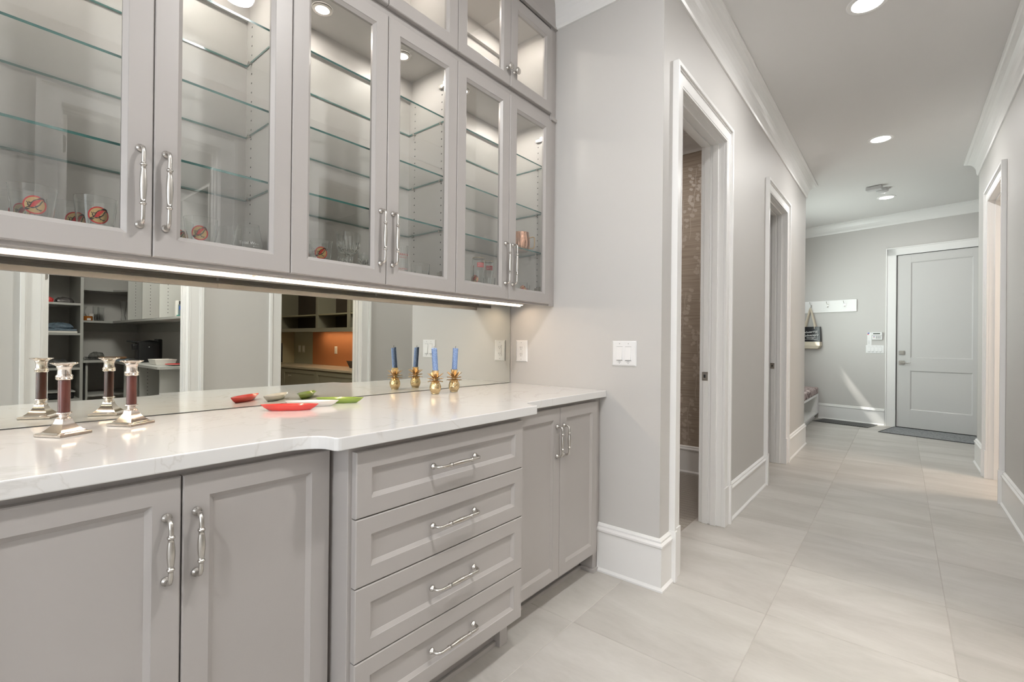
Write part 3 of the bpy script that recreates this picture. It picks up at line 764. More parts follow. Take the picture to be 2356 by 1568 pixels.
# ------------------------------------------------------------------ counter objects
ZT = .913
def candlestick(loc, rz, label):
    u = thing('candlestick', label, 'candlestick', loc, rz, 'silver and maroon column candlesticks')
    def sq(s, z, n=6):
        pts = []
        for q in range(4):
            for i in range(n):
                t = -1+2*i/n
                x, y = (t, -1) if q == 0 else (1, t) if q == 1 else (-t, 1) if q == 2 else (-1, -t)
                pts.append((x*s, y*s, z))
        return pts
    def mixr(s, r, m, z):
        out = []
        for x, y, _ in sq(1, 0):
            a = math.atan2(y, x); out.append((s*x*(1-m)+r*math.cos(a)*m, s*y*(1-m)+r*math.sin(a)*m, z))
        return out
    b = B(); b.loops([sq(.0362, 0), sq(.0372, .0012), sq(.0372, .0058), sq(.0366, .0066)], True, True, False)
    obj('foot', b, 'silverd', u)
    b = B()
    rings = [sq(.0366, .0066), sq(.0352, .0076), sq(.0290, .0092), sq(.0280, .0104)]
    for t in (.12, .25, .4, .55, .7, .85, 1.0):
        s = .0165*(1-t)**1.7+.0110; rings.append(sq(s, .0104+.0290*t))
    rings.append(mixr(.011, .0128, 1, .0405))
    b.loops(rings, True, False, True)
    obj('pedestal', b, 'silver', u, smooth=True)
    b = B().lathe([(.0135, .040), (.015, .0415), (.0135, .043), (.0095, .0455), (.0095, .0475), (.0135, .051), (.0155, .0535), (.0150, .0555), (.0115, .057)], 28)
    obj('knop', b, 'silver', u, smooth=True)
    obj('column', B().lathe([(.0118, .056), (.0118, .1345)], 28), 'stone', u, smooth=True)
    b = B().lathe([(.012, .134), (.015, .1355), (.0165, .138), (.0152, .1405), (.0165, .143), (.0158, .146), (.0133, .148), (.0128, .160), (.0142, .164), (.0150, .166), (.0150, .168), (.0185, .171), (.0262, .1745), (.0268, .1758), (.0262, .1768), (.0190, .1755), (.0118, .1735), (.0110, .155), (.0001, .155)], 32, cap=False)
    obj('candle_cup', b, 'silver', u, smooth=True)
    return u
candlestick((.2035, 1.584, ZT), R(31), 'silver candlestick with maroon column, nearer the counter edge and left')
candlestick((.348, 1.645, ZT), R(33), 'silver candlestick with maroon column, right one close to the mirror')
def pineapple(loc, rz, tilt, label):
    u = thing('pineapple_candleholder', label, 'candle holder', loc, rz, 'brass pineapple candle holders')
    n = 40; rings = []
    zs = [0, .002, .004, .010, .018, .026, .034, .042, .050, .056, .060, .063]
    rr = [.0172, .0176, .0170, .0215, .0247, .0258, .0254, .0234, .0200, .0168, .0132, .0105]
    b = B()
    b2 = []
    for i in range(41):
        t = i/40; z = .004+.059*t
        # interpolate
        for k in range(len(zs)-1):
            if zs[k] <= z <= zs[k+1]:
                q = (z-zs[k])/(zs[k+1]-zs[k]); r = rr[k]*(1-q)+rr[k+1]*q; break
        ring = []
        for j in range(48):
            a = 2*PI*j/48; ph = z/.0125*PI
            g = min(abs(math.sin(3.5*a+ph*.55)), abs(math.sin(3.5*a-ph*.55)))
            r2 = r-(.0016*max(0, 1-g*3.2) if z > .008 else 0)
            ring.append((r2*math.cos(a), r2*math.sin(a), z))
        b2.append(ring)
    base = [[(r*math.cos(2*PI*j/48), r*math.sin(2*PI*j/48), z) for j in range(48)] for r, z in ((.0158, 0), (.0176, .0012), (.0170, .003))]
    b.loops(base+b2, True, True, True)
    obj('body', b, 'brass', u, smooth=True)
    for tier, (z0, L, el, cnt, off) in enumerate(((.060, .027, 2, 8, 0), (.066, .028, 20, 8, .45), (.072, .032, 38, 7, .1))):
        for k in range(cnt):
            a = 2*PI*(k+off)/cnt
            b = B(); rings = []
            for i in range(7):
                t = i/6; e = R(el)*(1-.45*t)
                d = .009+L*t*math.cos(R(el)*.8); h = z0+L*t*math.sin(R(el))-.004*t*t*(1 if tier < 2 else -.6)
                wv = .0062*math.sin(PI*(.20+.66*t))+.0008; th = .0020
                rings.append([(d, -wv, h), (d, 0, h-th-.0008), (d, wv, h), (d, 0, h+th*.3)])
            b.loops(rings, True, True, True)
            b.v = [(x*math.cos(a)-y*math.sin(a), x*math.sin(a)+y*math.cos(a), z) for x, y, z in b.v]
            obj('leaf', b, 'brassd', u, smooth=True)
    b = B(); rings = []
    for z, r, fl in ((.061, .010, 0), (.070, .0095, 0), (.084, .0125, .0004), (.098, .0138, .0010), (.1065, .0148, .0014)):
        rings.append([((r+fl*math.cos(8*2*PI*j/32))*math.cos(2*PI*j/32), (r+fl*math.cos(8*2*PI*j/32))*math.sin(2*PI*j/32), z) for j in range(32)])
    rings.append([(.0135*math.cos(2*PI*j/32), .0135*math.sin(2*PI*j/32), .106) for j in range(32)])
    rings.append([(.0125*math.cos(2*PI*j/32), .0125*math.sin(2*PI*j/32), .098) for j in range(32)])
    b.loops(rings, True, True, True)
    obj('cup', b, 'brass', u, smooth=True)
    # candle: rolled wax, a thing of its own held by the cup
    return u
def candle_thing(loc, tx, ty, label):
    u = thing('beeswax_candle', label, 'candle', loc, 0, 'blue rolled beeswax candles')
    u.rotation_euler = (tx, ty, 0)
    b = B(); rings = []
    for z in (0, .03, .06, .09, .1075):
        ring = []
        for j in range(36):
            a = 2*PI*j/36; r = .0118+(.0012*(j/35))
            ring.append((r*math.cos(a), r*math.sin(a), z+(.0025*math.sin(a*1.0+.6) if z > .1 else 0)))
        rings.append(ring)
    inner = [(p[0]*.55, p[1]*.55, p[2]-.0015) for p in rings[-1]]
    b.loops(rings+[inner], True, True, True)
    obj('wax_roll', b, 'candle', u, smooth=True)
    obj('wick', B().tube([(0, 0, .104), (.0005, 0, .110), (-.0008, 0, .114), (.002, .0, .118)], .0009, 6), 'wick', u)
for (x, y, tx, ty, la, lb) in ((1.443, 1.630, 0, R(-5.0), 'gold pineapple candle holder, left of the pair', 'blue honeycomb candle leaning left in the left pineapple holder'),
                       (1.566, 1.636, 0, R(3.5), 'gold pineapple candle holder, right of the pair', 'blue honeycomb candle leaning right in the right pineapple holder')):
    pineapple((x, y, ZT), R(20) if x < 1.5 else R(47), 0, la)
    candle_thing((x, y, ZT+.0985), tx, ty, lb)
def dish(a, c, mt, label):
    a, c = Vector(a), Vector(c); L = (c-a).length; ang = math.atan2(c.y-a.y, c.x-a.x); mid = (a+c)/2
    u = thing('serving_dish', label, 'dish', (mid.x, mid.y, ZT), ang, 'boat shaped serving dishes')
    def ring(hl, hw, z, lift=0):
        pts = []
        for i in range(12):
            t = -1+2*i/12; pts.append((hl*t, -hw*(1-abs(t)**2.4), z+lift*abs(t)**3))
        for i in range(12):
            t = 1-2*i/12; pts.append((hl*t, hw*(1-abs(t)**2.4), z+lift*abs(t)**3))
        return pts
    h = L/2
    b = B().loops([ring(h*.66, .0135, 0), ring(h*.70, .0155, .0006), ring(h*.86, .0225, .010), ring(h*.985, .0285, .0185, .0015), ring(h, .029, .020, .0015), ring(h*.985, .0275, .0198, .0015), ring(h*.84, .020, .011), ring(h*.64, .012, .0035)], True, True, True)
    obj('bowl', b, mt, u, smooth=True)
    return u
dish((.693, 1.655), (.838, 1.540), 'red', 'red boat shaped dish on the white counter')
dish((.793, 1.694), (.937, 1.580), 'cream', 'white boat shaped dish between the red and green dishes')
dish((.918, 1.714), (1.048, 1.592), 'green', 'green boat shaped dish nearest the mirror')

# ------------------------------------------------------------------ glassware
def glass_lathe(par, prof, t=.0018, n=32, name='bowl', mt='glass'):
    inner = [(max(r-t, .0002), z+(t if i == 0 else 0)) for i, (r, z) in enumerate(prof)]
    pr = [(.0002, prof[0][1])]+prof+inner[::-1]+[(.0002, prof[0][1]+t*2.5)]
    b = B().lathe(pr, n, cap=False)
    return obj(name, b, mt, par, smooth=True)
BIRD = [(-.80, -.62), (-.58, -.62), (-.36, -.44), (-.08, -.38), (.20, -.22), (.42, .02), (.54, .26), (.66, .50), (.92, .40), (.82, .58), (.74, .80), (.54, .90), (.34, .80), (.18, .66), (-.08, .52), (-.28, .28), (-.38, .02), (-.50, -.22), (-.84, -.42)]
REDP = [(-.44, -.30), (-.16, -.26), (.06, -.12), (.14, .10), (.34, .34), (.50, .62), (.38, .66), (.16, .54), (-.08, .40), (-.22, .18), (-.30, -.04)]
def decal(par, rf, zc, ang, sz, txt='GOLF CLUB', nm='bird_emblem'):
    # rf(z) = outside radius; sz = half height
    def cv(off):
        def f(x, y):
            z = zc+y*sz; r = rf(z)+off; a = ang+x*sz/r
            return (r*math.cos(a), r*math.sin(a), z)
        return f
    b = B()
    c0, c1, c2, c3 = cv(.0003), cv(.0005), cv(.0008), cv(.0011)
    n = 28
    def annul(c, r0, r1, mi):
        b.mi = mi; i0 = len(b.v)
        for k in range(n):
            a = 2*PI*k/n; b.v += [c(r0*math.cos(a)*1.0, r0*math.sin(a)), c(r1*math.cos(a), r1*math.sin(a))]
        for k in range(n): 
            q = (k+1) % n; b.face(i0+2*k, i0+2*k+1, i0+2*q+1, i0+2*q)
    annul(c1, .86, 1.0, 1)
    # tan field in strips so that it follows the curve
    b.mi = 0
    for k in range(10):
        x0, x1 = -.88+k*.176, -.88+(k+1)*.176
        y0, y1 = [math.sqrt(max(0, .88**2-x*x)) for x in (x0, x1)]
        i0 = len(b.v); b.v += [c0(x0, -y0), c0(x1, -y1), c0(x1, y1), c0(x0, y0)]; b.face(i0, i0+1, i0+2, i0+3)
    import mathutils.geometry as mg
    def polyf(pts, c, mi):
        b.mi = mi; tr = mg.tessellate_polygon([[Vector((x, y, 0)) for x, y in pts]])
        i0 = len(b.v); b.v += [c(x, y) for x, y in pts]
        for t in tr: b.face(*[i0+k for k in t])
    def line(p, q, w_, c, mi):
        p, q = Vector(p), Vector(q); d = (q-p).normalized()*w_; nn = Vector((-d.y, d.x)); polyf([tuple(p-nn), tuple(q-nn), tuple(q+nn), tuple(p+nn)], c, mi)
    polyf(BIRD, c2, 2); polyf(REDP, c3, 1)
    for p, q in (((-.62, -.02), (-.36, -.30)), ((-.60, .10), (-.50, -.10)), ((-.70, .28), (-.52, .10)), ((-.50, .30), (-.40, .12)), ((.02, -.20), (.22, -.52)), ((.1, -.36), (.52, -.62)), ((.3, -.5), (.6, -.48)), ((-.46, .18), (-.30, .22))):
        line(p, q, .035, c2, 2)
    text_b(txt, .30, lambda x, y: c1(x+.15, y-1.34), b=b, mi=2)
    obj(nm, b, ['inktan', 'inkred', 'ink'], par, fix=False)
CAMD = lambda x, y: math.atan2(-y, -x)
ZB = 1.3852
def bird_glass(x, y, label, da=0, z=ZB, k=1.0, hh=.112, rt_=.0425, rb=.031):
    u = thing('bird_print_glass', label, 'glass', (x, y, z), 0, 'glasses printed with a red bird')
    H_ = hh*k
    glass_lathe(u, [(rb*k*.96, 0), (rb*k, .002), (rb*k+(rt_-rb)*k*.5, H_*.5), (rt_*k, H_)], name='tumbler')
    rf = lambda zz: (rb+(rt_-rb)*zz/H_)*k
    decal(u, rf, H_*.58, CAMD(x, y)+da, .0205*k)
    return u
bird_glass(.142, 1.553, 'bird print tumbler at the left edge of the photo, in front', .1)
bird_glass(.120, 1.665, 'bird print tumbler behind the leftmost one', .3)
bird_glass(.253, 1.553, 'bird print tumbler just left of the first long door handle', .15)
bird_glass(.222, 1.665, 'bird print tumbler behind, partly hidden left of the first handle', .25)
bird_glass(.486, 1.566, 'bird print tumbler right of the second long handle', -.05)
bird_glass(.455, 1.672, 'bird print tumbler behind another right of the second handle', .15)
bird_glass(.852, 1.570, 'bird print tumbler left of the crystal goblet', .1)
bird_glass(.820, 1.680, 'bird print tumbler at the left side of the middle cabinet, behind', .1)
bird_glass(1.625, 1.545, 'bird print tumbler among the gold rimmed beer glasses', -.55, k=.90, rt_=.033, rb=.029)
bird_glass(1.990, 1.560, 'small bird print glass under the copper mug, left', .0, k=.80, hh=.105, rt_=.030, rb=.027)
bird_glass(2.050, 1.585, 'small bird print glass under the copper mug, right', .1, k=.72, hh=.105, rt_=.029, rb=.027)
def wine(x, y, label, txt=True):
    u = thing('stemless_wine_glass', label, 'glass', (x, y, ZB), 0, 'stemless wine glasses')
    pr = [(.020, 0), (.030, .004), (.038, .016), (.0425, .035), (.042, .055), (.038, .080), (.0335, .105), (.0310, .122)]
    glass_lathe(u, pr, .0013, name='bowl')
    if txt:
        def cv(a0):
            def f(px, py):
                z = .056+py; r = .0422-(z-.05)*.09+.0006; a = a0+px/r
                return (r*math.cos(a), r*math.sin(a), z)
            return f
        b = text_b('Total Wine', .0125, cv(CAMD(x, y)+.1)); text_b('& MORE', .0055, lambda px, py: cv(CAMD(x, y)+.1)(px+.02, py-.007), b=b)
        obj('lettering', b, 'inkwhite', u, fix=False)
wine(.618, 1.575, 'stemless wine glass with white lettering, in front'); wine(.598, 1.665, 'stemless wine glass behind the lettered one', False)
def goblet(x, y, label, s=1.0, name='crystal_goblet'):
    u = thing(name, label, 'glass', (x, y, ZB), 0, 'cut crystal stemware')
    b = B().lathe([(.034*s, 0), (.034*s, .002), (.012*s, .006), (.0065*s, .012), (.0055*s, .050*s), (.0075*s, .066*s), (.013*s, .078*s)], 24)
    obj('stem', b, 'glass', u, smooth=True)
    n = 40; rings = []
    pr = [(.010, .076, 0), (.024, .083, .4), (.035, .093, 1), (.0395, .1046, 1), (.041, .1176, .9), (.0412, .1248, 0), (.0420, .155, 0), (.0408, .155, 0), (.0395, .1248, 0), (.0375, .106, 0), (.031, .094, 0), (.008, .081, 0)]
    for r, z, f in pr:
        rings.append([((r*s-(.0028*f if j % 2 else 0))*math.cos(2*PI*j/n), (r*s-(.0028*f if j % 2 else 0))*math.sin(2*PI*j/n), z*s) for j in range(n)])
    obj('cut_bowl', B().loops(rings, True, True, True), 'glass', u)
    return u
goblet(.957, 1.562, 'tall cut crystal goblet in the middle cabinet')
goblet(1.005, 1.660, 'shorter cut crystal glass behind the tall goblet', .72, 'crystal_glass')
goblet(1.035, 1.575, 'cut crystal glass at the right edge of the goblet door', .62, 'crystal_glass')
goblet(.915, 1.690, 'cut crystal glass behind the goblet to its left', .88, 'crystal_glass')
def beer(x, y, label, tx):
    u = thing('beer_tumbler', label, 'glass', (x, y, ZB), 0, 'tall beer glasses with red lettering')
    glass_lathe(u, [(.025, 0), (.027, .004), (.0285, .06), (.031, .15)], name='tumbler')
    def cv(px, py):
        r = .030; a = CAMD(x, y)+.25+px/r; return ((r+.0008)*math.cos(a), (r+.0008)*math.sin(a), py)
    if tx:
        b = text_b('KARBACH', .0125, lambda px, py: cv(px, py+.108)); text_b('BREWING CO', .0065, lambda px, py: cv(px, py+.098), b=b)
        text_b('* HOUSTON *', .0085, lambda px, py: cv(px, py+.052), b=b); text_b('TEXAS', .006, lambda px, py: cv(px, py+.044), b=b)
        obj('lettering', b, 'inkred', u, fix=False)
beer(1.197, 1.570, 'tall glass with red brewery lettering right of a long handle', True)
beer(1.165, 1.665, 'tall beer glass behind the red lettered one', False)
def rocks(x, y, label, z=ZB, h=.088, r=.040, tx=False):
    u = thing('clear_tumbler', label, 'glass', (x, y, z), 0, 'plain clear tumblers')
    glass_lathe(u, [(r*.86, 0), (r*.9, .003), (r, h)], .0022, name='tumbler')
    if tx:
        f = lambda px, py: ((r+.0006)*math.cos(CAMD(x, y)+.5+px/r), (r+.0006)*math.sin(CAMD(x, y)+.5+px/r), h*.55+py)
        b = B(); text_b('DIST', .012, f, b=b); text_b('spirits', .006, lambda a_, c_: f(a_, c_-.008), b=b)
        obj('lettering', b, 'inkgrey', u, fix=False)
rocks(1.292, 1.562, 'low clear tumbler beside the red lettered beer glass', tx=True)
rocks(1.545, 1.540, 'clear tumbler at the left of the beer glasses', h=.115, r=.034)
rocks(1.680, 1.520, 'small clear tumbler in front of the gold rimmed glasses', h=.070, r=.028)
rocks(1.722, 1.690, 'clear tumbler behind the gold rimmed glasses', h=.10, r=.034)
def pint(x, y, label, h=.172):
    u = thing('gold_rim_beer_glass', label, 'glass', (x, y, ZB), 0, 'gold rimmed beer glasses with red labels')
    pr = [(.024, 0), (.025, .004), (.023, .03), (.025, .07), (.0305, .12), (.0315, .145), (.0295, h)]
    glass_lathe(u, pr, .0016, name='tumbler')
    obj('gold_rim', B().lathe([(.0282, h-.001), (.0294, h-.0022), (.0303, h-.001), (.0296, h+.0008), (.0284, h+.0006)], 32, cap=False), 'brass', u, smooth=True)
    a0 = CAMD(x, y)+.35
    b = B()
    cv = lambda px, py, o=.0006: ((.0314+o)*math.cos(a0+px/.0315), (.0314+o)*math.sin(a0+px/.0315), .136+py)
    for k in range(6):
        x0, x1 = -.017+k*.00567, -.017+(k+1)*.00567; i0 = len(b.v)
        b.v += [cv(x0, -.011), cv(x1, -.011), cv(x1, .011), cv(x0, .011)]; b.face(i0, i0+1, i0+2, i0+3)
    text_b('STELLA', .0085, lambda px, py: cv(px, py+.001, .0012), b=b, mi=1); text_b('ARTOIS', .0085, lambda px, py: cv(px, py-.0075, .0012), b=b, mi=1)
    obj('label', b, ['inkred', 'inkwhite'], u, fix=False)
pint(1.678, 1.592, 'gold rimmed beer glass with red label, tallest in view')
pint(1.775, 1.620, 'gold rimmed beer glass partly behind the door frame')
pint(1.530, 1.640, 'gold rimmed beer glass at the left edge of the pane')
pint(1.610, 1.690, 'gold rimmed beer glass at the back beside the others')
# copper mug on the lowest shelf of the end cabinet
u = thing('copper_mug', 'shiny copper mug with brass handle on a glass shelf', 'mug', (2.000, 1.585, 1.6352))
glass_lathe(u, [(.030, 0), (.036, .006), (.0425, .030), (.0435, .050), (.041, .075), (.037, .092), (.038, .100)], .0015, 36, 'body', 'copper')
obj('handle', B().tube([(.038, 0, .074), (.048, 0, .078), (.058, 0, .080), (.064, 0, .076), (.065, 0, .055), (.064, 0, .034), (.060, 0, .022), (.050, 0, .020), (.038, 0, .022)], .0032, 8), 'brassd', u, (0, 0, 0), (0, 0, R(-48)), smooth=True)

u.scale = (1.14, 1.14, 1.04)
# ------------------------------------------------------------------ far wall things (local x right = -u, y into wall)
def far(u_, z, off=0.0): p = pw(u_, off); return (p.x, p.y, z)
d3 = struct('door_1', 'white two panel exterior door in the far wall', 'door', tuple(O), FR)
w0, w1, hh = -.045, .783, 2.438
b = B()
s_ = .105
def panel_ring(b, x0, x1, z0, z1, y):
    rr_ = [[(x0+i, yy, z0+i), (x1-i, yy, z0+i), (x1-i, yy, z1-i), (x0+i, yy, z1-i)] for i, yy in ((0, y), (.012, y+.010), (.012, y+.0101))]
    b.loops(rr_, True, False, True)
yd = .006
xs = (w0, w0+.105+.045, w1-.075, w1)
xs = (-.045, .108, .742-.0, .783+.06)
b.box(-.045, .108, yd, yd+.04, .006, hh).box(.742, .86, yd, yd+.04, .006, hh).box(.108, .742, yd, yd+.04, .006, .262).box(.108, .742, yd, yd+.04, .808, .988).box(.108, .742, yd, yd+.04, 2.325, hh)
obj('door_leaf', b, 'doorpaint', d3, bevel=.001)
b = B(); panel_ring(b, .108, .742, .262, .808, yd); obj('door_panel', b, 'doorpaint', d3)
b = B(); panel_ring(b, .108, .742, .988, 2.325, yd); obj('door_panel', b, 'doorpaint', d3)
obj('door_gap', B().box(-.0505, -.045, -.001, .01, 0, hh+.004).box(-.05, .86, -.001, .01, hh, hh+.005).box(-.045, .86, .004, .05, 0, .012), 'dark', d3)
b = B().box(-.018, .045, -.008, yd, 1.030, 1.086).box(-.006, .033, -.014, -.008, 1.040, 1.076)
obj('deadbolt', b, 'nickel', d3, bevel=.002)
b = B().box(-.018, .045, -.008, yd, .890, .946).tube([(.012, -.008, .920), (.012, -.05, .922)], .009, 10).tube([(.010, -.05, .922), (.05, -.052, .919), (.09, -.050, .914), (.125, -.046, .921)], [.008, .007, .006, .004], 8)
obj('lever_handle', b, 'nickel', d3, bevel=.001)
tr = struct('trim_13', 'white casing around the far exterior door', 'door casing', tuple(O), FR)
b = B().box(-.158, -.052, -.016, 0, 0, hh+.100).box(-.170, -.156, -.026, 0, 0, hh+.115).box(-.172, -.05, -.022, 0, 0, .245)
obj('casing_leg', b, 'trim', tr, bevel=.0015)
b = B().box(-.158, .9, -.016, 0, hh+.005, hh+.103).box(-.170, .9, -.026, 0, hh+.100, hh+.115)
obj('casing_head', b, 'trim', tr, bevel=.0015)
# peg rail
u = thing('coat_rail', 'white wooden coat rail on the far wall', 'coat rail', far(.526, 1.76), FR)
obj('board', B().box(-.93, 0, -.020, 0, -.092, .092), 'trim', u, bevel=.002)
hb = B().box(-.009, .009, -.003, 0, -.018, .022).tube([(0, -.003, .010), (0, -.022, .016), (0, -.045, .030), (0, -.062, .052)], [.0038, .0036, .0034, .0034], 8)
hb.lathe([(.0001, -.007), (.007, -.004), (.008, 0), (.006, .004), (.0001, .006)], 10, (0, -.064, .056), cap=False)
hb.tube([(0, -.003, -.004), (0, -.012, -.020), (0, -.024, -.026), (0, -.034, -.018), (0, -.036, -.006)], .0036, 8)
hm_ = mesh('coat_hook', hb, 'nickel', False)
for uu in (1.370, 1.141, .907, .678):
    obj('coat_hook', hm_, None, u, (-(uu-.526), -.020, .012))
# tote bag hanging from the second hook
u = thing('tote_bag', 'black and natural canvas tote bag hanging from a coat hook', 'bag', far(1.141, 1.745, .05), FR)
def sheet(z, hw, yb, yf, n=8):
    pts = []
    for i in range(n+1): t = -1+2*i/n; pts.append((hw*t, yf-.010*math.cos(t*PI/2), z))
    for i in range(n+1): t = 1-2*i/n; pts.append((hw*t, yb, z))
    return pts
b = B(); b.loops([sheet(-.538+.004*0, .150, .040, -.040), sheet(-.300, .142, .040, -.018), sheet(-.292, .141, .038, -.016)], True, False, False)
bt = B(); bt.loops([sheet(-.652, .110, .030, -.028), sheet(-.645, .128, .036, -.050), sheet(-.60, .155, .040, -.060), sheet(-.538, .150, .040, -.040)], True, True, False)
obj('canvas_base', bt, 'canvas', u, smooth=False)
b = B(); b.loops([sheet(-.538, .1505, .0405, -.0405), sheet(-.42, .146, .040, -.030), sheet(-.300, .136, .038, -.018), sheet(-.300, .130, .030, -.008)], True, False, False)
obj('black_panel', b, mat('glossy_black_print', (.012, .013, .016), .22, noise=(9, .4)), u)
b = B()
for s in (-1, 1):
    for y0 in (-.022, .018):
        b.tube([(s*.075, y0, -.33), (s*.060, y0, -.24), (s*.030, y0*.8, -.12), (s*.008, y0*.4-.008, -.025), (0, -.030*0-.012, .0)], [.013, .013, .012, .011, .010], 6, flat=.12)
obj('strap', b, 'canvas', u)
def bagf(px, py): return (px+.005, -.0475-.006*0, py)
b = B(); yy = -.055
tf = lambda px, py: (px+.02, yy, py)
text_b('Wintering', .052, lambda a_, c_: tf(a_-.01, c_*.85-.398+a_*.12), b=b, shear=.25); text_b('Telescope', .056, lambda a_, c_: tf(a_, c_*.9-.452+a_*.08), b=b, shear=.35)
text_b('COCKTAILS', .020, lambda a_, c_: tf(a_, c_-.489), b=b)
for q in ((-.10, .105, -.502, -.499), (.102, .105, -.50, -.372), (-.055, .075, -.470, -.468)): 
    i0 = len(b.v); b.v += [tf(q[0], q[2]), tf(q[1], q[2]), tf(q[1], q[3]), tf(q[0], q[3])]; b.face(i0, i0+1, i0+2, i0+3)
obj('lettering', b, 'inkwhite', u, fix=False)
# alarm keypad, note card, four gang switch
u = thing('alarm_keypad', 'white alarm keypad with small grey display', 'keypad', far(.270, 1.292), FR)
obj('base', B().box(-.062, .062, -.022, 0, -.052, .056), 'white', u, bevel=.004)
obj('display_housing', B().box(-.064, .064, -.034, -.020, .010, .060), 'white', u, bevel=.004)
obj('display', B().box(-.043, .040, -.0352, -.034, .028, .046), mat('lcd_grey', (.09, .105, .09), .3, noise=(20, .1)), u)
b = B()
for r_ in range(3):
    for c3_ in range(3): b.box(-.012+c3_*.020, .003+c3_*.020, -.0245, -.022, -.006-r_*.014, .002-r_*.014)
obj('key', b, 'inkgrey', u)['kind'] = 'stuff'
obj('blue_key', B().box(-.042, -.030, -.0245, -.022, -.006, .002), 'inkblue', u)
obj('red_key', B().box(-.042, -.030, -.0245, -.022, -.018, -.011), 'inkred', u)
u = thing('note_card', 'white note card with a blue and red mark beside the keypad', 'card', far(.372, 1.262), FR)
obj('card', B().box(-.022, .030, -.0022, 0, -.10, .085), 'white', u)
obj('card_mark', B().box(-.018, .006, -.0030, -.0022, .068, .082), 'inkblue', u)
obj('card_mark', B().box(-.020, -.004, -.0030, -.0022, .053, .066), 'inkred', u)
b = B()
for k in range(5): b.box(-.014, .018-.004*(k % 2), -.0028, -.0022, -.040-k*.011, -.038-k*.011)
obj('handwriting', b, 'inkgrey', u)['kind'] = 'stuff'
plate('switch_plate', 'white four gang rocker switch plate beside the far door', far(.300, 1.102), FR, .222, .120, 'switch', 4)
# bench with cubby and cushion on mudroom left
u = thing('mudroom_bench', 'white built in bench with an open cubby', 'bench', (8.0, 1.0, 0))
xe = 8.665+.2456*1.0-8.0-.01
BX = .893
b = B().box(-1.4, BX, 0, .42, .362, .392).box(-1.4, BX, 0, .42, .082, .110)
b.box(-1.4, BX, .40, .42, .11, .362)
for a_ in (-1.4, -.62): b.box(a_, a_+.04, 0, .40, .11, .362)
b.box(.735, BX, 0, .40, .11, .362)
b.box(-1.4, BX-.04, .05, .40, .0, .082).box(-1.4, BX-.04, .038, .05, 0, .018)
obj('carcass', b, 'trim', u, bevel=.0015)
u2 = thing('bench_cushion', 'mauve patterned tufted cushion on the bench', 'cushion', (8.0, 1.0, .3925))
b = B().box(-1.38, .868, .0, .40, 0, .098)
import bmesh
me = mesh('pad', b, 'cushion')
bm = bmesh.new(); bm.from_mesh(me); bmesh.ops.subdivide_edges(bm, edges=[e for e in bm.edges if abs(e.verts[0].co.x-e.verts[1].co.x) > .5], cuts=40, use_grid_fill=True)
for v in bm.verts:
    v.co.z += .006*math.sin(v.co.x*46)*(1 if v.co.z > .05 else 0); v.co.y += .005*math.sin(v.co.x*46+1)*(1 if v.co.y < .1 else 0)
bmesh.ops.recalc_face_normals(bm, faces=bm.faces); bm.to_mesh(me); bm.free()
o = obj('pad', me, None, u2); md = o.modifiers.new('b', 'BEVEL'); md.width = .022; md.segments = 4; md.limit_method = 'ANGLE'
# mats
u = thing('grey_doormat', 'grey woven doormat in front of the far door', 'mat', (*far(.5, 0)[:2], .001), FR)
obj('pile', B().box(.455+.0, 1.5, -.69, -.045, 0, .006), 'greymat', u)
obj('border', B().box(.44, 1.515, -.705, -.69, 0, .007).box(.44, 1.515, -.045, -.030, 0, .007).box(.44, .455, -.69, -.045, 0, .007), mat('mat_border', (.055, .055, .06), .8, noise=(40, .1)), u)
u = thing('black_doormat', 'black ribbed doormat beside the bench', 'mat', (*far(.62, 0, .24)[:2], .001), FR)
b = B().box(-.33, .37, -.21, .195, 0, .005)
obj('backing', b, 'blackmat', u, bevel=.001)
b = B()
for k in range(24): b.box(-.31+k*.0275, -.31+k*.0275+.018, -.19, .175, .0045, .0075)
obj('rib', b, 'blackmat', u)['kind'] = 'stuff'

# ------------------------------------------------------------------ pantry behind the right wall (seen in the mirror)
Ym = lambda yv: 3.564-yv
def holes_y(b, y, xs_, z0, z1, st=.032):
    z = z0
    while z < z1:
        for x in xs_: b.box(x-.003, x+.003, y, y+.0008, z-.003, z+.003)
        z += st
# tower of shelves at the back left
u = thing('pantry_shelf_tower', 'tall white pantry shelf tower on the back wall', 'shelving', (0, 0, 0))
yb_, yf_ = -3.785, Ym(6.70)
obj('side_panel', B().box(.978, 1.003, yb_, yf_, 0, 2.6), 'melamine', u)
obj('side_panel', B().box(.36, .38, yb_, yf_, 0, 2.6), 'melamine', u)
for z in (.12, .49, .815, 1.178, 1.492, 1.85, 2.2): obj('shelf', B().box(.38, .978, yb_, yf_, z, z+.022), 'melamine', u)
# upper L shelves
u = thing('pantry_wall_shelves', 'white L shaped upper pantry shelves', 'shelving', (0, 0, 0))
obj('bottom_shelf', B().box(1.003, 1.615, yb_, Ym(7.0), 1.322, 1.344).box(1.30, 1.615, Ym(7.0), Ym(4.62), 1.322, 1.344), 'melamine', u)
obj('shelf', B().box(1.022, 1.615, yb_, Ym(7.0), 1.680, 1.700).prism([(1.30, Ym(7.0)), (1.42, Ym(6.75)), (1.42, Ym(6.35)), (1.6, Ym(6.35)), (1.6, Ym(7.0))], 1.680, 1.700), 'melamine', u)
obj('end_panel', B().box(1.003, 1.022, yb_, Ym(7.0), 1.344, 2.3), 'melamine', u)
obj('top_panel', B().box(1.003, 1.615, yb_, Ym(7.0), 2.3, 2.32).box(1.30, 1.615, Ym(7.0), Ym(4.62), 2.3, 2.32), 'melamine', u)
obj('cleat', B().box(1.003, 1.600, yb_, yb_+.018, 1.225, 1.322).box(1.600, 1.618, yb_, Ym(4.62), 1.225, 1.322), 'melamine', u)
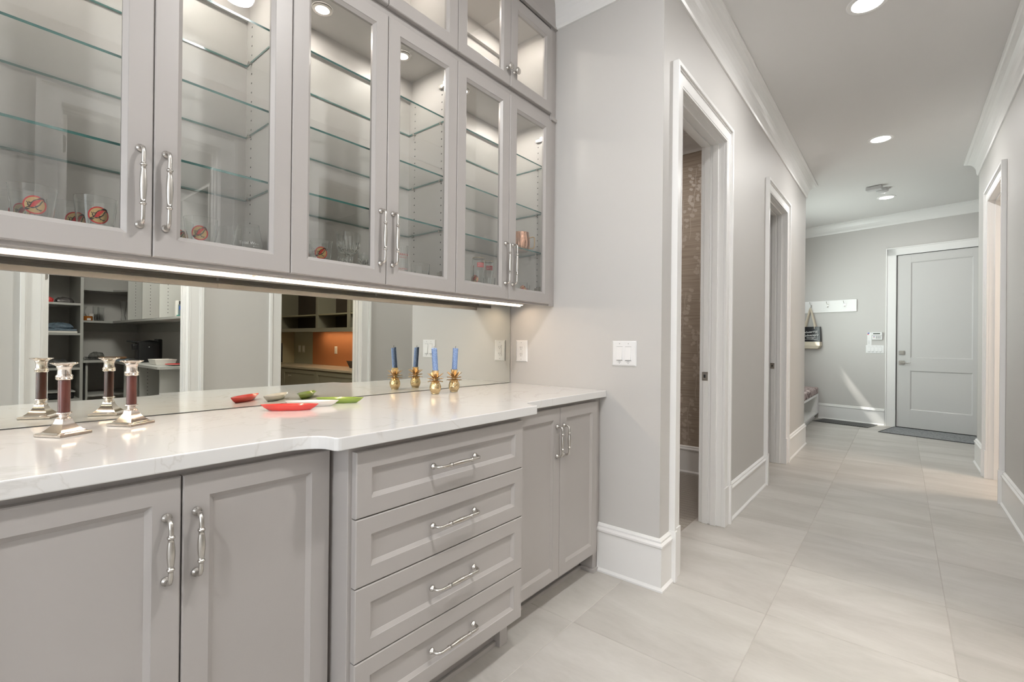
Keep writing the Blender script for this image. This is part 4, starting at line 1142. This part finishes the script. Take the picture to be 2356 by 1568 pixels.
for yv in (6.34, 5.79, 5.23, 4.63):
    o = obj('divider', B().box(1.30, 1.615, Ym(yv)-.018, Ym(yv), 1.344, 2.3), 'melamine', u)
    b = B(); holes_y(b, Ym(yv), (1.365,), 1.39, 1.8); obj('pin_hole', b, 'dark', o)['kind'] = 'stuff'
# counter L and base
u = thing('pantry_counter', 'white L shaped pantry counter', 'countertop', (0, 0, 0))
obj('top', B().prism([(1.004, yb_), (1.004, Ym(6.70)), (1.207, Ym(6.70)), (1.207, Ym(4.90)), (1.217, Ym(4.885)), (1.617, Ym(4.885)), (1.617, yb_)], .885, .91), 'melamine', u, bevel=.002)
u = thing('pantry_base_shelves', 'white open base shelving under the pantry counter', 'shelving', (0, 0, 0))
obj('end_panel', B().box(1.240, 1.615, Ym(4.95)-.02, Ym(4.95), 0, .884), 'melamine', u)
for yv in (5.58, 6.16):
    o = obj('divider', B().box(1.240, 1.615, Ym(yv)-.018, Ym(yv), 0, .884), 'melamine', u)
    b = B(); holes_y(b, Ym(yv), (1.30,), .45, .86, .034); obj('pin_hole', b, 'dark', o)['kind'] = 'stuff'
obj('side_panel', B().box(1.030, 1.048, yb_, Ym(6.74), 0, .884), 'melamine', u)
obj('shelf', B().box(1.048, 1.615, yb_, Ym(6.74), .52, .54), 'melamine', u)
obj('shelf', B().box(1.245, 1.615, Ym(6.14), Ym(4.97), .44, .46), 'melamine', u)
# pantry goods
def rnd_pack(name, label, cat, loc, sx, sy, sz, mt, group=None, seed=1, sub=3):
    r_ = random.Random(seed); b = B(); n = 9
    vs = []; 
    rings = []
    for k, (f, z) in enumerate(((.90, 0), (1.0, .25), (.95, .6), (.75, .9), (.35, 1.0))):
        rings.append([(sx*f*math.copysign(abs(math.cos(2*PI*j/14))**.6, math.cos(2*PI*j/14))*(1+r_.uniform(-.08, .08)), sy*f*math.copysign(abs(math.sin(2*PI*j/14))**.6, math.sin(2*PI*j/14))*(1+r_.uniform(-.08, .08)), max(0, sz*z*(1+r_.uniform(-.14, .14)))) for j in range(14)])
    b.loops(rings, True, True, True)
    return tag(obj(name, b, mt, None, loc), label, cat, group)
rnd_pack('snack_bag', 'crumpled dark snack bag on the upper pantry shelf', 'bag', (.875, Ym(6.88), 1.5145), .078, .08, .060, mat('foil_bag', (.13, .12, .12), .25, .4, noise=(30, .9)), None, 3)
rnd_pack('food_packet', 'small red food packet leaning on the snack bag', 'packet', (.73, Ym(6.78), 1.5145), .052, .045, .050, 'inkred', None, 5)
for k, (z, sx, lb) in enumerate(((1.2005, .125, 'flat cream carton under the blue packs'), (1.222, .12, 'dark blue flat pack on the carton'))):
    o = obj('flat_box', B().box(-sx, sx, -.12, .12, 0, .020), ['cream', 'bluepack'][k], None, (.84, Ym(6.88), z), bevel=.002); tag(o, lb, 'box')
rnd_pack('plastic_wrapped_pack', 'blue film wrapped pack on the middle pantry shelf', 'packet', (.835, Ym(6.88), 1.2425), .11, .11, .062, 'bluepack', None, 8)
rnd_pack('napkin_pack', 'grey crumpled pack on the lower pantry shelf', 'packet', (.82, Ym(6.88), .8375), .10, .10, .080, mat('grey_film', (.10, .10, .10), .3, noise=(50, .9)), None, 9)
o = obj('storage_tray', B().box(-.15, .14, -.14, .14, 0, .065), 'black', None, (.80, Ym(6.87), .5125), bevel=.01); tag(o, 'black tray on the low pantry shelf', 'tray')
o = obj('tray_lid', B().box(-.16, .15, -.15, .15, 0, .016), 'melamine', None, (.80, Ym(6.87), .578), bevel=.004); tag(o, 'pale lid on the black tray', 'lid')
# glass carafe, vases and box on the bottom upper shelf
zs_ = 1.3445
yv_ = Ym(7.13)
def gv(name, label, x, y, pr, cat='vase', t=.002):
    u = thing(name, label, cat, (x, y, zs_)); glass_lathe(u, pr, t, 24, 'body')
gv('carafe', 'flared glass carafe on the pantry shelf', 1.068, yv_-.07, [(.050, 0), (.052, .004), (.050, .03), (.022, .085), (.018, .10), (.030, .145), (.040, .16)], 'carafe')
gv('cylinder_vase', 'narrow glass cylinder vase beside the amber box', 1.172, yv_, [(.026, 0), (.027, .004), (.027, .165)])
gv('cylinder_vase', 'glass cylinder vase right of the narrow one', 1.222, yv_-.03, [(.028, 0), (.029, .004), (.029, .16)])
gv('tall_vase', 'tall twisted glass vase near the first divider', 1.345, Ym(6.75), [(.018, 0), (.024, .02), (.014, .06), (.022, .12), (.032, .22)])
gv('tall_vase', 'tall thin glass vase against the first divider', 1.390, Ym(6.62), [(.018, 0), (.020, .03), (.016, .09), (.026, .24)])
u = thing('amber_candle_jar', 'amber jar candle with white label', 'jar', (1.093, yv_+.075, zs_))
obj('jar', B().lathe([(.040, 0), (.042, .003), (.042, .046), (.038, .050)], 24), 'amber', u, smooth=True)
obj('label', B().box(-.014, .018, -.0, .0435, .004, .026), 'cream', u)
u = thing('white_lidded_jar', 'small white jar behind the amber jar', 'jar', (1.134, yv_+.0, zs_))
obj('jar', B().lathe([(.024, 0), (.025, .05), (.026, .052), (.026, .08), (.024, .082)], 20), 'cream', u, smooth=True)
# orange bottle and teal boxed item in right bays
u = thing('juice_bottle', 'orange labelled bottle with a green cap', 'bottle', (1.455, Ym(5.66), zs_))
obj('bottle', B().lathe([(.030, 0), (.034, .004), (.034, .02), (.031, .03), (.031, .105), (.034, .112), (.034, .125), (.016, .155), (.014, .165)], 20), 'amber', u, smooth=True)
obj('label', B().lathe([(.0316, .032), (.0316, .104)], 20, cap=False), 'juice', u, smooth=True)
obj('cap', B().lathe([(.016, .164), (.016, .186), (.014, .187)], 16), 'capgreen', u, smooth=True)
u = thing('storage_box', 'white handled carton with teal tray and grey card', 'box', (1.475, Ym(5.10), zs_))
obj('carton', B().box(-.078, .085, -.05, .0, .0, .155), 'cream', u, bevel=.003)
obj('card', B().box(-.066, .05, .0005, .014, .022, .118), 'bluegrey', u)
obj('picture_panel', B().box(-.060, .045, .0005, .006, .120, .150), 'ink', u)
obj('teal_tray', B().box(-.080, .068, .0, .03, .0, .022), 'teal', u, bevel=.003)
obj('blue_mark', B().box(-.062, -.050, .0142, .0150, .070, .105), 'inkblue', u)
# counter goods
zc_ = .9105
u = thing('pod_coffee_machine', 'black pod coffee machine on the pantry counter', 'coffee machine', (1.375, Ym(5.92), zc_))
obj('body', B().box(-.085, .085, -.09, .06, .0, .205), 'black', u, bevel=.012, seg=3)
obj('brew_head', B().box(-.125, -.08, -.05, .02, .125, .185), 'black', u, bevel=.012, seg=3)
obj('lever', B().tube([(.08, -.01, .205), (.02, -.01, .215), (-.08, -.01, .200), (-.165, -.01, .213)], [.012, .010, .010, .009], 8), 'black', u, smooth=True)
obj('water_tank', B().lathe([(.035, .02), (.035, .225), (.03, .235)], 20, (.100, -.04, 0)), 'black', u, smooth=True)
obj('drip_tray', B().box(-.135, -.08, -.06, .04, 0, .03), 'black', u, bevel=.004)
obj('power_button', B().lathe([(.004, 0), (.004, -.002)], 10, (.0, .062, .155), 'y'), 'inkwhite', u)
u = thing('white_tray', 'white deep oven tray on the pantry counter', 'tray', (1.345, Ym(5.30), zc_))
obj('tray', B().rect_rings(.16, .16, [(.015, 0), (0, -.045), (.006, -.045), (.02, -.006)]), 'cream', u, (-.09, -.08, 0), (R(90), 0, 0)) if False else obj('tray', B().loops([[(-.07, -.1, 0), (.07, -.1, 0), (.07, .1, 0), (-.07, .1, 0)], [(-.085, -.115, .05), (.085, -.115, .05), (.085, .115, .05), (-.085, .115, .05)], [(-.080, -.110, .05), (.080, -.110, .05), (.080, .110, .05), (-.080, .110, .05)], [(-.066, -.096, .006), (.066, -.096, .006), (.066, .096, .006), (-.066, .096, .006)]], True, True, True), 'cream', u, bevel=.002)
u = thing('red_plate', 'red plate with a pale foot on the pantry counter', 'plate', (1.405, Ym(5.02), zc_))
obj('plate', B().lathe([(.05, 0), (.06, .002), (.108, .012), (.110, .0135)], 32), 'cream', u, smooth=True)
obj('glazed_top', B().lathe([(.110, .0136), (.109, .0165), (.070, .0145), (.0001, .014)], 32, cap=False), 'inkred', u, smooth=True)
u = thing('dark_box', 'dark slatted box behind the red plate', 'box', (1.53, Ym(5.20), zc_))
obj('box', B().box(-.06, .06, -.06, .06, 0, .055), mat('dark_slate', (.06, .06, .065), .5, noise=(10, .3)), u, bevel=.002)
u = thing('wire_rack', 'black coiled wire rack on the pantry counter', 'rack', (1.02, Ym(6.80), zc_))
b = B()
for k in range(11):
    b.tube([(.012+k*.0125+.012*math.cos(t), -.0+.004*math.sin(t*.5), .019+.016*math.sin(t)) for t in [2*PI*i/12 for i in range(13)]], .0022, 6)
obj('coil', b, 'black', u)['kind'] = 'stuff'
u = thing('wooden_board', 'round edged wooden board at the back of the counter', 'board', (1.27, Ym(6.9), zc_))
obj('board', B().box(-.11, .13, -.06, .06, .012, .030).box(-.10, .12, -.05, .05, 0, .012), 'wood', u, bevel=.006, seg=2)
rnd_pack('plastic_bag', 'crumpled clear plastic bag on the pantry counter', 'bag', (1.16, Ym(7.0), zc_), .07, .05, .075, mat('clear_film', (.16, .16, .15), .2, noise=(60, .8)), None, 15)
rnd_pack('magazine_pile', 'low pile of papers on the pantry counter', 'papers', (1.28, Ym(6.25), zc_), .09, .06, .022, 'bluepack', None, 16)
for k in range(2):
    o = obj('white_block', B().box(-.04, .04, -.04, .04, 0, .030), 'melamine', None, (1.36, Ym(5.95), .4605+k*.032), bevel=.003)
    tag(o, ['lower white block on the base shelf', 'upper white block on the base shelf'][k], 'box', 'white blocks under the counter')

# ------------------------------------------------------------------ office (seen in the mirror)
XF = 3.39
u = thing('office_counter', 'long beige office counter', 'countertop', (0, 0, 0))
obj('top', B().box(XF, 3.945, -4.54, -.73, .730, .760), 'desk', u, bevel=.002)
u = thing('office_base_cabinets', 'dark grey brown office base cabinets', 'cabinet', (0, 0, 0))
obj('carcass', B().box(XF+.03, 3.94, -4.54, -.73, .08, .729), 'officecab', u)
def odoor(y0, y1, z0, z1, name, hx=None):
    b = B().rect_rings(y1-y0, z1-z0, [(0, .018), (0, .002), (.002, 0), (.05, 0), (.06, .008), (.06, .0081)], False)
    i0 = len(b.v)-4; b.face(i0, i0+1, i0+2, i0+3)
    o = obj(name, b, 'officecab', u, (XF+.012, y1, z0), (0, 0, R(-90)))
    return o
yy0 = Ym(8.0)
edges = [Ym(7.95), Ym(7.35), Ym(6.35), Ym(5.35), Ym(4.6)]
o = odoor(edges[0], edges[1]-.006, .555, .715, 'drawer'); obj('handle', B().tube([(-.05+.30, 0, .09), (-.045+.30, -.025, .09), (.045+.30, -.025, .09), (.05+.30, 0, .09)], .005, 8), 'nickel', o)
o = odoor(edges[0], edges[1]-.006, .36, .549, 'drawer'); obj('handle', B().tube([(.25, 0, .11), (.255, -.025, .11), (.345, -.025, .11), (.35, 0, .11)], .005, 8), 'nickel', o)
for k in (1, 2, 3):
    o = odoor(edges[k]+.0, edges[k+1]-.006, .12, .715, 'door')
    obj('knob', KNOB, None, o, (edges[k+1]-edges[k]-.006-.26 if k == 1 else .05, 0, .50))
u = thing('office_wall_shelves', 'olive grey open office wall cabinet', 'cabinet', (0, 0, 0))
XU = 3.62; ZU = 1.277
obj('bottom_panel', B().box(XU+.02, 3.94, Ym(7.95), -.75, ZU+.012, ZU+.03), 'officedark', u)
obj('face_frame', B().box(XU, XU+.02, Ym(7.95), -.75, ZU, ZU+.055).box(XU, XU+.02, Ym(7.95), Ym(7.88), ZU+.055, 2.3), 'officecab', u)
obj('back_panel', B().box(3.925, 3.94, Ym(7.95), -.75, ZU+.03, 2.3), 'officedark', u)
for yv in (6.75, 5.9, 5.0): obj('stile', B().box(XU, XU+.02, Ym(yv)-.03, Ym(yv)+.03, ZU+.055, 2.3).box(XU+.02, 3.93, Ym(yv)-.01, Ym(yv)+.01, ZU+.03, 2.3), 'officecab', u)
obj('side_panel', B().box(XU+.02, 3.93, Ym(7.95), Ym(7.93), ZU+.03, 2.3), 'officecab', u)
obj('shelf', B().box(XU+.01, 3.925, Ym(7.93), -.76, 1.52, 1.54), mat('office_shelf_edge', (.30, .28, .19), .5, noise=(10, .03)), u)
obj('light_bar', B().box(3.76, 3.79, -3.6, -1.6, ZU+.002, ZU+.012), 'white', u)
o = obj('backsplash', B().box(3.940, 3.9495, Ym(7.46), -.75, .7605, ZU+.012), 'orange'); tag(o, 'orange brown backsplash panel above the office counter', 'backsplash')
plate('outlet_plate', 'white outlet on the orange office backsplash', (3.9395, Ym(6.75), 1.00), R(-90), .072, .115, 'outlet')
plate('outlet_plate', 'left white outlet on the sage office wall', (3.9495, Ym(7.92), 1.00), R(-90), .072, .115, 'outlet')
plate('switch_plate', 'right white switch on the sage office wall', (3.9495, Ym(7.78), 1.00), R(-90), .072, .115, 'switch', 1)
wn = struct('window_4', 'white office window casing and sill at the back wall', 'window', (0, -4.55, 0))
obj('window_casing', B().box(3.42, 3.60, 0, .02, 1.0, 2.5).box(2.4, 3.42, 0, .01, 1.0, 2.5), 'trim', wn)
obj('window_sill', B().box(2.4, 3.68, 0, .06, .975, 1.0).box(2.45, 3.62, 0, .02, .86, .975), 'trim', wn)
u = thing('computer_monitor', 'black monitor edge on the office counter', 'monitor', (3.40, -4.33, .761), 0)
obj('screen', B().box(-.30, .245, -.015, .015, .02, .34), 'black', u, bevel=.004); obj('stand', B().box(-.08, .08, -.07, .07, 0, .01).box(-.02, .02, -.01, .01, .01, .06), 'black', u)
u = thing('desk_tray', 'black angled holder at the right end of the counter', 'holder', (3.78, Ym(6.02), .761))
obj('holder', B().loops([[(-.03, -.04, .0), (.03, -.04, .0), (.03, .04, .0), (-.03, .04, .0)], [(-.06, -.08, .10), (.06, -.08, .10), (.06, .08, .10), (-.06, .08, .10)]], True, True, True), 'black', u)
